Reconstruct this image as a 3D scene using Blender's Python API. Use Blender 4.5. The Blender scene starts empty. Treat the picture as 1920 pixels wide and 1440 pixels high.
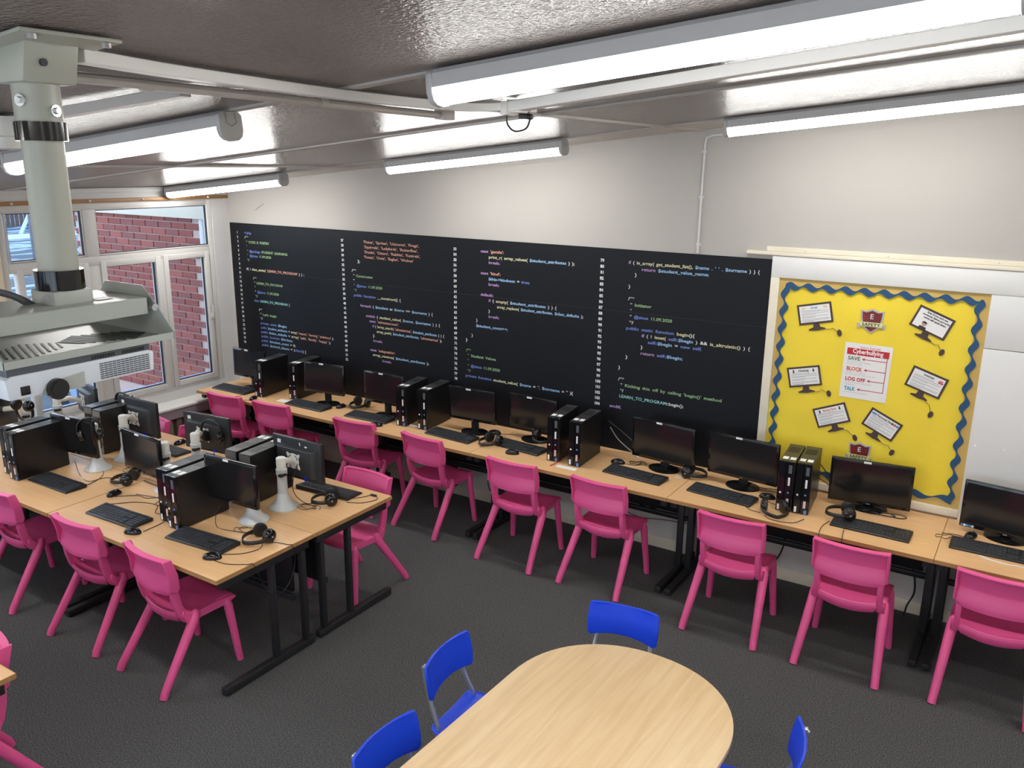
import bpy, bmesh, math, random
from mathutils import Vector, Matrix
random.seed(7)
SC = bpy.context.scene
COL = SC.collection
PI = math.pi

# ------------------------------------------------------------------ camera, world, light, exposure
CAM_POS = (3.9136, -5.6916, 2.8759); YAW, PITCH, ROLL, FPX = 0.5662, 0.2577, 0.0098, 1585.26
def cam_axes():
    f = Vector((-math.sin(YAW)*math.cos(PITCH), math.cos(YAW)*math.cos(PITCH), -math.sin(PITCH)))
    r = Vector((math.cos(YAW), math.sin(YAW), 0)); u = r.cross(f)
    c, s = math.cos(ROLL), math.sin(ROLL)
    return r*c + u*s, u*c - r*s, f
_r, _u, _f = cam_axes()
cd = bpy.data.cameras.new('camera'); cam = bpy.data.objects.new('camera', cd); COL.objects.link(cam)
M = Matrix((( _r.x,_u.x,-_f.x,CAM_POS[0]),(_r.y,_u.y,-_f.y,CAM_POS[1]),(_r.z,_u.z,-_f.z,CAM_POS[2]),(0,0,0,1)))
cam.matrix_world = M
cd.sensor_width = 36; cd.sensor_fit = 'HORIZONTAL'; cd.lens = FPX/1920*36; cd.clip_start = .05; cd.clip_end = 200
SC.camera = cam
LAMP_STRENGTH = 30.0
LAMP_SIDE = 7.0
SKY_STRENGTH = 2.6
EXPOSURE = 0.75
SC.view_settings.view_transform = 'Standard'; SC.view_settings.look = 'None'
SC.view_settings.gamma = 1; SC.view_settings.use_curve_mapping = False
SC.view_settings.exposure = EXPOSURE
W = bpy.data.worlds.new('World'); SC.world = W; W.use_nodes = True
_nt = W.node_tree; _bg = _nt.nodes['Background']
_tc = _nt.nodes.new('ShaderNodeTexCoord'); _sep = _nt.nodes.new('ShaderNodeSeparateXYZ'); _rp = _nt.nodes.new('ShaderNodeValToRGB')
_nt.links.new(_tc.outputs['Generated'], _sep.inputs[0]); _nt.links.new(_sep.outputs[2], _rp.inputs[0]); _nt.links.new(_rp.outputs[0], _bg.inputs[0])
_rp.color_ramp.elements[0].position = 0.0; _rp.color_ramp.elements[0].color = (.76,.83,.93,1)
_rp.color_ramp.elements[1].position = 0.6; _rp.color_ramp.elements[1].color = (.62,.72,.90,1)
_bg.inputs[1].default_value = SKY_STRENGTH

# ------------------------------------------------------------------ materials
MATS = {}
def mat(name, col, rough=.5, metal=0, spec=.5, emit=None, es=0, coat=0, bump=None, vary=None, alpha=None):
    """bump=(scale,strength,distance[,detail]); vary=(scale, colour2, lo, hi[, stretch])"""
    if name in MATS: return MATS[name]
    m = bpy.data.materials.new(name); m.use_nodes = True; MATS[name] = m
    nt = m.node_tree; b = nt.nodes['Principled BSDF']
    b.inputs['Base Color'].default_value = (*col, 1); b.inputs['Roughness'].default_value = rough
    b.inputs['Metallic'].default_value = metal; b.inputs['Specular IOR Level'].default_value = spec
    b.inputs['Coat Weight'].default_value = coat
    if emit: b.inputs['Emission Color'].default_value = (*emit, 1); b.inputs['Emission Strength'].default_value = es
    co = nt.nodes.new('ShaderNodeTexCoord')
    if vary:
        n = nt.nodes.new('ShaderNodeTexNoise'); n.inputs['Scale'].default_value = vary[0]; n.inputs['Detail'].default_value = 4
        mp = nt.nodes.new('ShaderNodeMapping'); nt.links.new(co.outputs['Object'], mp.inputs[0])
        if len(vary) > 4: mp.inputs['Scale'].default_value = vary[4]
        nt.links.new(mp.outputs[0], n.inputs[0])
        mr = nt.nodes.new('ShaderNodeMapRange'); mr.inputs[1].default_value = vary[2]; mr.inputs[2].default_value = vary[3]
        nt.links.new(n.outputs[0], mr.inputs[0])
        mx = nt.nodes.new('ShaderNodeMix'); mx.data_type = 'RGBA'
        mx.inputs[6].default_value = (*col, 1); mx.inputs[7].default_value = (*vary[1], 1)
        nt.links.new(mr.outputs[0], mx.inputs[0]); nt.links.new(mx.outputs[2], b.inputs['Base Color'])
    if bump:
        n = nt.nodes.new('ShaderNodeTexNoise'); n.inputs['Scale'].default_value = bump[0]
        n.inputs['Detail'].default_value = bump[3] if len(bump) > 3 else 3
        nt.links.new(co.outputs['Object'], n.inputs[0])
        bp = nt.nodes.new('ShaderNodeBump'); bp.inputs['Strength'].default_value = bump[1]; bp.inputs['Distance'].default_value = bump[2]
        nt.links.new(n.outputs[0], bp.inputs['Height']); nt.links.new(bp.outputs[0], b.inputs['Normal'])
    return m
def glass(name, tint=(.93,.97,1.0)):
    m = bpy.data.materials.new(name); m.use_nodes = True; MATS[name] = m
    nt = m.node_tree; nt.nodes.remove(nt.nodes['Principled BSDF']); out = nt.nodes['Material Output']
    t = nt.nodes.new('ShaderNodeBsdfTransparent'); t.inputs[0].default_value = (*tint, 1)
    g = nt.nodes.new('ShaderNodeBsdfGlossy'); g.inputs[1].default_value = .02
    fr = nt.nodes.new('ShaderNodeFresnel'); fr.inputs[0].default_value = 1.45
    mx = nt.nodes.new('ShaderNodeMixShader')
    nt.links.new(fr.outputs[0], mx.inputs[0]); nt.links.new(t.outputs[0], mx.inputs[1]); nt.links.new(g.outputs[0], mx.inputs[2]); nt.links.new(mx.outputs[0], out.inputs[0])
    return m
mat('wall', (.43,.41,.38), .75, bump=(60,.08,.002), vary=(1.3,(.41,.392,.362),.35,.75))
mat('underdesk_lightened', (.70,.68,.62), .5)  # paler than the wall to lift the shade under the desks
mat('wall_far', (.78,.77,.74), .75)
mat('wall_white', (.60,.60,.60), .6)
mat('cream', (.74,.68,.55), .55, vary=(3,(.68,.62,.50),.4,.7))
mat('white_paint', (.82,.81,.78), .45)
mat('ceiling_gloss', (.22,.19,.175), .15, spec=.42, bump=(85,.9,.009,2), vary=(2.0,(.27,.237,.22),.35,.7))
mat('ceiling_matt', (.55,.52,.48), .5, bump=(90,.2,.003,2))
mat('strip', (.52,.49,.46), .45)
mat('carpet', (.055,.055,.058), .95, spec=.15, bump=(600,.6,.004,3), vary=(165,(.175,.175,.17),.43,.68))
def beech(name, c1, c2, sc=(1.2,22,22)):
    if name in MATS: return MATS[name]
    m = mat(name, c1, .34, spec=.45); nt = m.node_tree; b = nt.nodes['Principled BSDF']
    co = nt.nodes.new('ShaderNodeTexCoord'); mp = nt.nodes.new('ShaderNodeMapping'); mp.inputs['Scale'].default_value = sc
    n = nt.nodes.new('ShaderNodeTexNoise'); n.inputs['Scale'].default_value = 2.2; n.inputs['Detail'].default_value = 8; n.inputs['Distortion'].default_value = .6
    rp = nt.nodes.new('ShaderNodeValToRGB'); rp.color_ramp.elements[0].position = .35; rp.color_ramp.elements[1].position = .7
    rp.color_ramp.elements[0].color = (*c1,1); rp.color_ramp.elements[1].color = (*c2,1)
    nt.links.new(co.outputs['Object'], mp.inputs[0]); nt.links.new(mp.outputs[0], n.inputs[0]); nt.links.new(n.outputs[0], rp.inputs[0]); nt.links.new(rp.outputs[0], b.inputs['Base Color'])
    return m
beech('beech', (.80,.50,.255), (.74,.44,.21))
beech('beech_edge', (.50,.27,.11), (.44,.23,.09))
beech('beech_light', (.84,.62,.36), (.74,.505,.27), sc=(14,1.0,14))
mat('pink', (.80,.10,.30), .4, spec=.45, bump=(260,.05,.001))
mat('blue', (.008,.06,.72), .42, bump=(240,.06,.001))
mat('chrome', (.62,.64,.66), .28, metal=.85)
mat('black_metal', (.018,.019,.021), .45)
mat('black_plastic', (.012,.012,.014), .4)
mat('black_gloss', (.008,.008,.009), .12)
mat('case_black', (.010,.010,.011), .33)
mat('case_top', (.035,.036,.036), .35)
mat('screen', (.012,.012,.013), .16)
mat('monitor_back', (.030,.033,.037), .45)
mat('key', (.040,.043,.050), .45)
mat('key_base', (.014,.015,.017), .4)
mat('rubber', (.01,.01,.011), .7)
mat('leather', (.014,.013,.013), .38)
mat('label_white', (.85,.85,.85), .5)
mat('label_pink', (.75,.50,.52), .5)
mat('label_blue', (.12,.25,.65), .5)
mat('blue_plug', (.01,.02,.45), .4)
mat('zinc', (.42,.42,.42), .35, metal=.8)
mat('arm_grey', (.52,.54,.54), .32)
mat('arm_white', (.70,.70,.66), .35)
mat('upvc', (.58,.57,.55), .4)
mat('upvc_warm', (.72,.62,.48), .4)
mat('gasket', (.02,.025,.035), .6)
mat('oak', (.36,.19,.07), .5, vary=(6,(.28,.14,.05),.4,.7,(1,.1,1)))
mat('pole_grey', (.42,.43,.37), .38)
mat('bracket_grey', (.42,.45,.42), .38)
mat('proj_white', (.70,.74,.80), .35)
mat('proj_grey', (.10,.11,.13), .4)
mat('vinyl', (.0035,.0045,.0075), .5, spec=.28)
mat('mural_line', (.006,.007,.010), .5)
for k, c in dict(w=(.66,.66,.64), b=(.14,.21,.56), g=(.27,.43,.22), o=(.62,.31,.22), y=(.62,.60,.36), c=(.28,.48,.72), p=(.42,.25,.52), t=(.24,.55,.53)).items():
    mat('ink_'+k, c, .6)
mat('board_white', (.70,.695,.68), .6)
mat('paper_yellow', (.86,.655,.04), .65, bump=(14,.25,.01), vary=(2.5,(.80,.60,.035),.4,.7))
mat('corrugated', (.66,.46,.13), .6)
mat('corrugated_blue', (.012,.068,.165), .6)
mat('paper_white', (.78,.77,.76), .6)
mat('cut_brown', (.06,.035,.03), .6)
mat('ink_grey', (.40,.40,.42), .7)
mat('ink_dark', (.03,.03,.035), .7)
mat('ink_red', (.50,.02,.03), .6)
mat('ink_orange', (.62,.10,.04), .6)
mat('ink_olive', (.13,.20,.08), .6)
mat('ink_teal', (.03,.25,.42), .6)
mat('shield_red', (.22,.012,.010), .4, vary=(16,(.06,.01,.01),.4,.65))
mat('shield_grey', (.42,.42,.44), .4)
mat('ribbon', (.70,.70,.36), .5)
mat('skin', (.55,.33,.24), .6)
mat('hair', (.03,.02,.018), .6)
mat('brick', (.30,.085,.07), .85, bump=(90,.3,.003), vary=(4,(.21,.06,.045),.35,.7))
mat('brick_b', (.25,.085,.075), .85, bump=(90,.3,.003))
mat('brick_c', (.33,.10,.08), .85, bump=(90,.3,.003))
mat('mortar', (.52,.40,.35), .9)
mat('snow', (.30,.40,.58), .8, bump=(6,.4,.05))
mat('snow_ground', (.03,.05,.07), .9, vary=(2.2,(.19,.28,.44),.50,.58,(1,.35,1)))
mat('fence_wood', (.07,.055,.05), .85)
mat('steel_blue', (.035,.05,.085), .5)
mat('radiator', (.36,.29,.22), .5)
mat('panel_mauve', (.42,.36,.38), .55)
mat('lamp_white', (1,1,1), .4, emit=(1,.985,.95), es=LAMP_STRENGTH)
mat('lamp_side', (1,1,1), .4, emit=(1,.985,.95), es=LAMP_SIDE)
mat('lamp_body', (.55,.55,.55), .4)
mat('red_tag', (.5,.02,.03), .4)
mat('dirt_yellow', (.7,.6,.4), .6)
glass('pane_glass')

# ------------------------------------------------------------------ mesh helpers
class MB:
    def __init__(s): s.v=[]; s.f=[]; s.m=[]
    def add(s, vs, fs, m=0, T=None):
        o=len(s.v)
        for p in vs:
            p=Vector(p); s.v.append(T@p if T else p)
        for f in fs: s.f.append([i+o for i in f]); s.m.append(m)
        return s
    def box(s, c, d, m=0, T=None, top=1.0):
        x,y,z=[k/2 for k in d]; vs=[]
        for sz in (-1,1):
            k = top if sz>0 else 1
            for sx,sy in ((-1,-1),(1,-1),(1,1),(-1,1)): vs.append((c[0]+sx*x*k,c[1]+sy*y*k,c[2]+sz*z))
        return s.add(vs,[(3,2,1,0),(4,5,6,7),(0,1,5,4),(1,2,6,5),(2,3,7,6),(3,0,4,7)],m,T)
    def bb(s, a, b, m=0, T=None):
        return s.box([(a[i]+b[i])/2 for i in range(3)],[abs(b[i]-a[i]) for i in range(3)],m,T)
    def prism(s, pts, h0, h1, axis='z', m=0, T=None):
        n=len(pts)
        def mk(p,h): return {'z':(p[0],p[1],h),'y':(p[0],h,p[1]),'x':(h,p[0],p[1])}[axis]
        vs=[mk(p,h0) for p in pts]+[mk(p,h1) for p in pts]
        fs=[tuple(range(n-1,-1,-1)),tuple(range(n,2*n))]+[(i,(i+1)%n,(i+1)%n+n,i+n) for i in range(n)]
        return s.add(vs,fs,m,T)
    def tube(s, path, r, n=8, m=0, T=None, flat=1.0, closed=False, cap=True, up=None):
        P=[Vector(p) for p in path]; k=len(P); rr=r if isinstance(r,(list,tuple)) else [r]*k
        vs=[]; prev=Vector(up) if up else None
        for i in range(k):
            if closed: t=P[(i+1)%k]-P[i-1]
            else: t=P[min(i+1,k-1)]-P[max(i-1,0)]
            if t.length<1e-9: t=Vector((0,0,1))
            t.normalize()
            if prev is None:
                a=Vector((0,0,1)) if abs(t.z)<.9 else Vector((1,0,0)); prev=a
            u=prev-t*prev.dot(t)
            if u.length<1e-6: u=t.orthogonal()
            u.normalize(); w=t.cross(u); prev=u
            for j in range(n):
                a=2*PI*(j+.5)/n; vs.append(P[i]+u*math.cos(a)*rr[i]*flat+w*math.sin(a)*rr[i])
        fs=[]
        for i in range(k if closed else k-1):
            a=i*n; b=((i+1)%k)*n
            for j in range(n): fs.append((a+j,a+(j+1)%n,b+(j+1)%n,b+j))
        if cap and not closed: fs.append(tuple(range(n-1,-1,-1))); fs.append(tuple(range((k-1)*n,k*n)))
        return s.add(vs,fs,m,T)
    def lathe(s, prof, n=20, m=0, T=None, c=(0,0,0)):
        vs=[]
        for r,z in prof:
            for j in range(n):
                a=2*PI*j/n; vs.append((c[0]+r*math.cos(a),c[1]+r*math.sin(a),c[2]+z))
        fs=[]; k=len(prof)
        for i in range(k-1):
            for j in range(n): fs.append((i*n+j,i*n+(j+1)%n,(i+1)*n+(j+1)%n,(i+1)*n+j))
        fs.append(tuple(range(n-1,-1,-1))); fs.append(tuple(range((k-1)*n,k*n)))
        return s.add(vs,fs,m,T)
    def cyl(s, c, r, h, axis='z', n=16, m=0, T=None):
        R={'z':Matrix.Identity(4),'x':Matrix.Rotation(PI/2,4,'Y'),'y':Matrix.Rotation(-PI/2,4,'X')}[axis]
        X=Matrix.Translation(c)@R
        if T: X=T@X
        return s.lathe([(r,-h/2),(r,h/2)],n,m,X)
    def sheet(s, rows, th, m=0, T=None):
        """rows: grid of points; a solid sheet of thickness th along local normals (approx)"""
        R=[[Vector(p) for p in r] for r in rows]; a=len(R); b=len(R[0]); N=[]
        for i in range(a):
            for j in range(b):
                du=R[i][min(j+1,b-1)]-R[i][max(j-1,0)]; dv=R[min(i+1,a-1)][j]-R[max(i-1,0)][j]
                n=du.cross(dv); n.normalize(); N.append(n)
        P=[p for r in R for p in r]
        vs=[p+n*th/2 for p,n in zip(P,N)]+[p-n*th/2 for p,n in zip(P,N)]
        o=a*b; fs=[]
        for i in range(a-1):
            for j in range(b-1):
                q=(i*b+j,i*b+j+1,(i+1)*b+j+1,(i+1)*b+j); fs.append(q); fs.append(tuple(x+o for x in reversed(q)))
        ring=[j for j in range(b)]+[i*b+b-1 for i in range(1,a)]+[(a-1)*b+j for j in range(b-2,-1,-1)]+[i*b for i in range(a-2,0,-1)]
        for i in range(len(ring)):
            p,q=ring[i],ring[(i+1)%len(ring)]; fs.append((q,p,p+o,q+o))
        return s.add(vs,fs,m,T)
    def build(s, name, mats, parent=None, smooth=False, bevel=0, seg=2, loc=None, angle=35, sub=0):
        me=bpy.data.meshes.new(name)
        me.from_pydata([tuple(p) for p in s.v],[],s.f); me.update()
        if isinstance(mats,str): mats=[mats]
        for k in mats: me.materials.append(MATS[k])
        me.polygons.foreach_set('material_index', s.m)
        bm=bmesh.new(); bm.from_mesh(me)
        bmesh.ops.recalc_face_normals(bm, faces=bm.faces)
        if bevel:
            es=[e for e in bm.edges if len(e.link_faces)==2 and e.calc_face_angle(0)>.5]
            bmesh.ops.bevel(bm, geom=es, offset=bevel, segments=seg, affect='EDGES', profile=.5, clamp_overlap=True)
        bm.to_mesh(me); bm.free()
        if smooth or bevel:
            me.shade_smooth() if hasattr(me,'shade_smooth') else None
            try: me.set_sharp_from_angle(angle=math.radians(angle))
            except Exception: pass
        o=bpy.data.objects.new(name, me); COL.objects.link(o)
        if parent: o.parent=parent
        if loc: o.location=loc
        if sub:
            md=o.modifiers.new('sub','SUBSURF'); md.levels=sub; md.render_levels=sub
        return o
def tag(o, label=None, cat=None, group=None, kind=None):
    if label: o['label']=label
    if cat: o['category']=cat
    if group: o['group']=group
    if kind: o['kind']=kind
    return o
def thing(name, label, cat, loc=(0,0,0), rz=0, group=None, kind=None):
    o=bpy.data.objects.new(name,None); COL.objects.link(o); o.location=loc; o.rotation_euler=(0,0,rz); o.empty_display_size=.1
    return tag(o,label,cat,group,kind)
KIDS={}
def copy_tree(o, parent=None):
    c=o.copy(); COL.objects.link(c)
    if parent: c.parent=parent
    for ch in list(o.children): copy_tree(ch,c)
    return c
class Maker:
    """first call places the prototype itself, later calls place copies"""
    def __init__(s, proto): s.p=proto; s.used=False
    def put(s, loc, rz, label, group=None):
        o = s.p if not s.used else copy_tree(s.p)
        s.used=True
        o.location=loc; o.rotation_euler=(0,0,rz); o['label']=label
        if group: o['group']=group
        elif 'group' in o: del o['group']
        return o
def rotT(ax,a): return Matrix.Rotation(a,4,ax)
def tr(*p): return Matrix.Translation(p)
def catmull(P, k=6):
    P=[Vector(p) for p in P]; out=[]
    Q=[P[0]*2-P[1]]+P+[P[-1]*2-P[-2]]
    for i in range(1,len(Q)-2):
        a,b,c,d=Q[i-1],Q[i],Q[i+1],Q[i+2]
        for j in range(k):
            t=j/k; out.append(.5*((2*b)+(c-a)*t+(2*a-5*b+4*c-d)*t*t+(3*b-a-3*c+d)*t**3))
    out.append(P[-1]); return out
def text_mesh(name, runs, size, x0, x1, parent, T, offset=0.0, align=None, word=1.0):
    """runs: list of (material key, string); lettering laid along +x of the frame T, squeezed to x0..x1 when both given"""
    cu=bpy.data.curves.new('t','FONT'); s=''.join(r[1] for r in runs); cu.body=s; cu.size=size; cu.offset=offset; cu.resolution_u=2; cu.space_word=word
    keys=[]; 
    for k,_ in runs:
        if k not in keys: keys.append(k)
    for k in keys: cu.materials.append(MATS[k])
    i=0
    for k,r in runs:
        for _ in r: cu.body_format[i].material_index=keys.index(k); i+=1
    ob=bpy.data.objects.new('t',cu); COL.objects.link(ob)
    bpy.context.view_layer.update()
    me=bpy.data.meshes.new_from_object(ob.evaluated_get(bpy.context.evaluated_depsgraph_get()))
    COL.objects.unlink(ob); bpy.data.objects.remove(ob)
    xs=[v.co.x for v in me.vertices]; a,b=min(xs),max(xs)
    if x1 is None: k=1; 
    else: k=(x1-x0)/(b-a)
    sh = a
    if align=='c': sh=(a+b)/2
    for v in me.vertices: v.co=T@Vector((x0+(v.co.x-sh)*k, v.co.y, 0))
    me.name=name
    for kk in keys:
        if MATS[kk].name not in [m.name for m in me.materials if m]: me.materials.append(MATS[kk])
    o=bpy.data.objects.new(name,me); COL.objects.link(o); o.parent=parent
    return o
WALLT = Matrix(((1,0,0,0),(0,0,1,0),(0,1,0,0),(0,0,0,1)))   # text x->x, y->z on the long wall
def wt(y,x=0,z=0,a=0): return tr(x,y,z)@WALLT@rotT('Z',a)

# ------------------------------------------------------------------ room shell
XL,XR,YF,YB = -3.07,6.3,-7.7,0.0
def zc(x): return 2.919+.097*x
CT = rotT('Y', -math.atan(.097))
o=MB().bb((XL-.1,YF-.1,-.1),(XR+.1,YB+.1,0)).build('floor','carpet'); tag(o,kind='structure')
o=MB().prism([(XL-.12,0),(XR+.1,0),(XR+.1,zc(XR)+.02),(XL-.12,zc(XL)+.02)],YB,YB+.1,'y').build('wall_back','wall'); tag(o,kind='structure')
fw=MB().bb((XL-.12,YF-.1,0),(XR+.1,YF,.95)).bb((XL-.12,YF-.1,.95),(-2.4,YF,2.35)).bb((5.7,YF-.1,.95),(XR+.1,YF,2.35)).bb((1.55,YF-.1,.95),(1.75,YF,2.35))
fw.prism([(XL-.12,2.35),(XR+.1,2.35),(XR+.1,zc(XR)+.02),(XL-.12,zc(XL)+.02)],YF-.1,YF,'y')
tag(fw.build('wall_front','wall_far'),kind='structure')
for nm,a,b in (('fill_window_3',-2.4,1.55),('fill_window_4',1.75,5.7)):  # glazed openings added behind the camera to let in fill light
    f=MB()
    for i in range(4): x=a+(b-a)*i/3; f.bb((x-.03,YF-.08,.95),(x+.03,YF-.02,2.35))
    f.bb((a,YF-.08,.95),(b,YF-.02,1.01)).bb((a,YF-.08,2.29),(b,YF-.02,2.35))
    w=f.build(nm,'upvc'); tag(w,kind='structure'); MB().bb((a,YF-.055,.98),(b,YF-.049,2.32)).build('pane','pane_glass',w)
o=MB().bb((XR,YF,0),(XR+.1,YB,zc(XR))).build('wall_right','wall_far'); tag(o,kind='structure')
# window wall: openings y -2.22..-.19 and -4.45..-2.34 , z .70..2.50
wl=MB(); zt=zc(XL)
WZ0,WZ1=.70,2.49
for a,b in ((YF,-4.46),(-2.335,-2.225),(-.19,YB)): wl.bb((XL-.1,a,0),(XL,b,zt))
for a,b in ((-4.46,-2.335),(-2.225,-.19)):
    wl.bb((XL-.1,a,0),(XL,b,WZ0)); wl.bb((XL-.1,a,WZ1),(XL,b,zt))
tag(wl.build('wall_left','wall_white'),kind='structure')
# ceiling: glossy textured panels between cover strips, smooth ones along the long wall
ceil=thing('ceiling',None,None,kind='structure'); 
ys=[YF,-6.45,-5.0,-3.53,-2.11,-.64,YB]; xs=[XL-.1,-.95,1.78,4.51,XR+.1]
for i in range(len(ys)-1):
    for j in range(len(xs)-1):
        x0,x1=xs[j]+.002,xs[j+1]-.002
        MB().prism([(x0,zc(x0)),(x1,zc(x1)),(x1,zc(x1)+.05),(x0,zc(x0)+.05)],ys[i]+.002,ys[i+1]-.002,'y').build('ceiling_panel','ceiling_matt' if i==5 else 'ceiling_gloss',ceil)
def strip_x(y,w=.045,h=.008):
    MB().prism([(XL,zc(XL)-h),(XR,zc(XR)-h),(XR,zc(XR)+.001),(XL,zc(XL)+.001)],y-w/2,y+w/2,'y').build('cover_strip','strip',ceil)
for y in ys[1:-1]: strip_x(y)
for x in xs[1:-1]:
    MB().bb((x-.022,YF,zc(x)-.010),(x+.022,YB,zc(x)+.004)).build('cover_strip','strip',ceil)
tag(MB().bb((XL-.1,YF-.1,3.75),(XR+.1,YB+.1,3.8)).build('roof','ceiling_matt'),kind='structure')
# trim at head of window wall
tag(MB().bb((XL,YF,zt-.04),(XL+.03,YB,zt-.0)).build('trim_1','wall_white',bevel=.004),kind='structure')
tag(MB().bb((2.40,-.012,0),(XR,0,.09)).bb((XL,-.012,0),(2.40,0,.09)).build('baseboard_back','cream',bevel=.003),kind='structure')

tag(MB().bb((XL,-.008,.09),(XR,0,.715)).build('added_pale_panel','underdesk_lightened',bevel=.002,seg=1),kind='structure')  # pale panel added to brighten the shaded wall below the desks
# ------------------------------------------------------------------ windows
def window(name, y0, y1, sashes):
    """y0 (near camera) .. y1 ; sashes: (ya,yb,za,zb,opening)"""
    w=thing(name,None,None,kind='structure')
    fr=MB(); X0,X1=XL-.075,XL-.005
    fr.bb((X0,y0,WZ0),(X1,y0+.055,WZ1)); fr.bb((X0,y1-.055,WZ0),(X1,y1,WZ1))
    fr.bb((X0,y0+.055,WZ1-.045),(X1,y1-.055,WZ1)); fr.bb((X0,y0+.055,WZ0),(X1,y1-.055,WZ0+.04))
    fr.build('window_frame','upvc',w,bevel=.004)
    mid=(y0+y1)/2
    tm=MB().bb((X0,y0+.055,1.965),(X1,y1-.055,2.045)).build('transom','upvc',w,bevel=.004)
    for (ya,yb,za,zb,op) in sashes:
        s=MB(); f=.052 if op else .012; xo=.012 if op else -.004
        a0,a1,b0,b1=ya-f,yb+f,za-f,zb+f
        s.bb((X0+.01,a0,b0),(X1+xo,ya,b1)); s.bb((X0+.01,yb,b0),(X1+xo,a1,b1))
        s.bb((X0+.01,ya,zb),(X1+xo,yb,b1)); s.bb((X0+.01,ya,b0),(X1+xo,yb,za))
        so=s.build('sash' if op else 'glazing_bead','upvc',w,bevel=.004)
        MB().bb((XL-.050,ya,za),(XL-.044,yb,zb)).build('pane','pane_glass',so)
        g=MB(); t=.006
        for (p,q) in (((ya,za),(ya+t,zb)),((yb-t,za),(yb,zb)),((ya,za),(yb,za+t)),((ya,zb-t),(yb,zb))):
            g.bb((XL-.043,p[0],p[1]),(XL-.020,q[0],q[1]))
        g.build('gasket','gasket',so)
        if op:
            h=MB().bb((X1+xo,yb+.014,1.33),(X1+xo+.014,yb+.038,1.39)).bb((X1+xo+.014,yb+.018,1.34),(X1+xo+.03,yb+.034,1.47))
            h.build('window_handle','upvc',so,bevel=.003)
    # mullions
    return w
def mull(w, y0,y1,z0,z1): MB().bb((XL-.075,y0,z0),(XL-.003,y1,z1)).build('mullion','upvc',w,bevel=.004)
w1=window('window_1',-2.225,-.19,[(-1.385,-.247,2.06,2.435,0),(-2.14,-1.52,2.06,2.435,0),(-.725,-.318,.785,1.945,1),(-1.345,-.86,.785,1.945,1),(-2.06,-1.56,.785,1.945,1)])
mull(w1,-1.508,-1.397,2.045,2.445); mull(w1,-1.508,-1.397,.74,1.965); mull(w1,-.808,-.777,.74,1.965)
w2=window('window_2',-4.46,-2.335,[(-3.36,-2.40,2.06,2.435,0),(-4.40,-3.48,2.06,2.435,0),(-2.86,-2.45,.785,1.945,1),(-3.36,-2.98,.785,1.945,1),(-4.35,-3.54,.785,1.945,1)])
mull(w2,-3.468,-3.372,2.045,2.445); mull(w2,-3.468,-3.372,.74,1.965)
o=MB().bb((XL-.005,-2.33,WZ0),(XL+.02,-2.23,WZ1)).build('trim_2','upvc_warm',bevel=.004); tag(o,kind='structure')
# sill, apron and radiator under the windows
sill=tag(MB().bb((XL,-4.6,.585),(-2.835,-.03,.61)).build('trim_3','white_paint',bevel=.006),kind='structure')
tag(MB().bb((XL,-4.6,.49),(-2.865,-.03,.585)).build('trim_4','panel_mauve',bevel=.003),kind='structure')
rad=thing('radiator','brown ribbed radiator on the window wall below the white sill','radiator',(-2.97,-2.3,.1))
MB().bb((-.05,-2.2,.36),(.03,2.2,.375)).bb((-.05,-2.2,.0),(.03,2.2,.015)).build('header','radiator',rad,bevel=.003)
for i in range(44):
    y=-2.15+i*.1
    MB().prism([(-.04,y-.03),(.015,y-.03),(.04,y-.012),(.04,y+.012),(.015,y+.03),(-.04,y+.03)],.02,.355,'z').build('fin','radiator',rad)
for y in (-1.9,1.9): MB().cyl((0,y,-.05),.012,.1).build('leg','radiator',rad)
# curtain batten over the windows
bt=thing('wooden_batten','long varnished wooden batten with small white hooks above the windows','batten',(XL,-2.3,2.515))
MB().bb((0,-2.3,-.016),(.03,2.29,.016)).build('rail','oak',bt,bevel=.003)
for y in (-2.95,-2.1,-1.45,-.95,-.25):
    MB().box((.034,y+2.3,0),(.012,.014,.018)).cyl((.044,y+2.3,-.004),.005,.012,'x',8).build('hook','arm_white',bt,bevel=.002)

# ------------------------------------------------------------------ outside
gr=tag(MB().bb((-80,-30,-.35),(XL-.12,60,-.2)).build('snowy_ground','snow_ground'),'dark field patched with snow outside the windows','ground'); 
gr['kind']='structure'
bw=thing('brick_wall','red brick wall standing outside the right-hand window, pale mortar joints','wall',(-4.7,.05,0))
MB().bb((-1.13,.0,-.2),(1.135,.1,2.27)).build('mortar_bed','mortar',bw)
BRK=[MB().box((0,0,0),(.213,.02,.063)).build('brick',m,bw,bevel=.003,seg=1) for m in ('brick','brick_b','brick_c')]
HB=[MB().box((0,0,0),(.1,.02,.063)).build('brick',m,bw,bevel=.003,seg=1) for m in ('brick','brick_b')]
first=set()
def putb(p,x,z):
    o=p if p.name not in first else p.copy()
    if p.name in first: COL.objects.link(o)
    else: first.add(p.name)
    o.location=(x,-.002+random.uniform(-.0015,.0015),z)
for r in range(27):
    z=.3414+r*.0737
    off = 0 if r%2 else .1125
    n=10
    for i in range(n):
        x=-1.13+.11+i*.225+off
        if x+.107<1.14: putb(random.choice(BRK),x,z)
    if r%2: putb(HB[r%4//2],-1.075,z); putb(HB[1-r%4//2],1.065,z)
tag(MB().bb((-5.9,.0,2.27),(-3.17,.16,2.75)).build('fascia_board','cream',bevel=.004),'cream painted fascia above the outdoor brick wall','fascia')
tag(MB().bb((-3.565,.02,-.2),(-3.50,.13,2.27)).build('drain_pipe','arm_grey',bevel=.01),'grey square downpipe at the end of the brick wall','pipe')
tag(MB().bb((-3.50,.035,-.2),(-3.17,.15,2.27)).build('render_strip','cream'),'cream rendered strip of wall between the downpipe and the window','wall')
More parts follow.
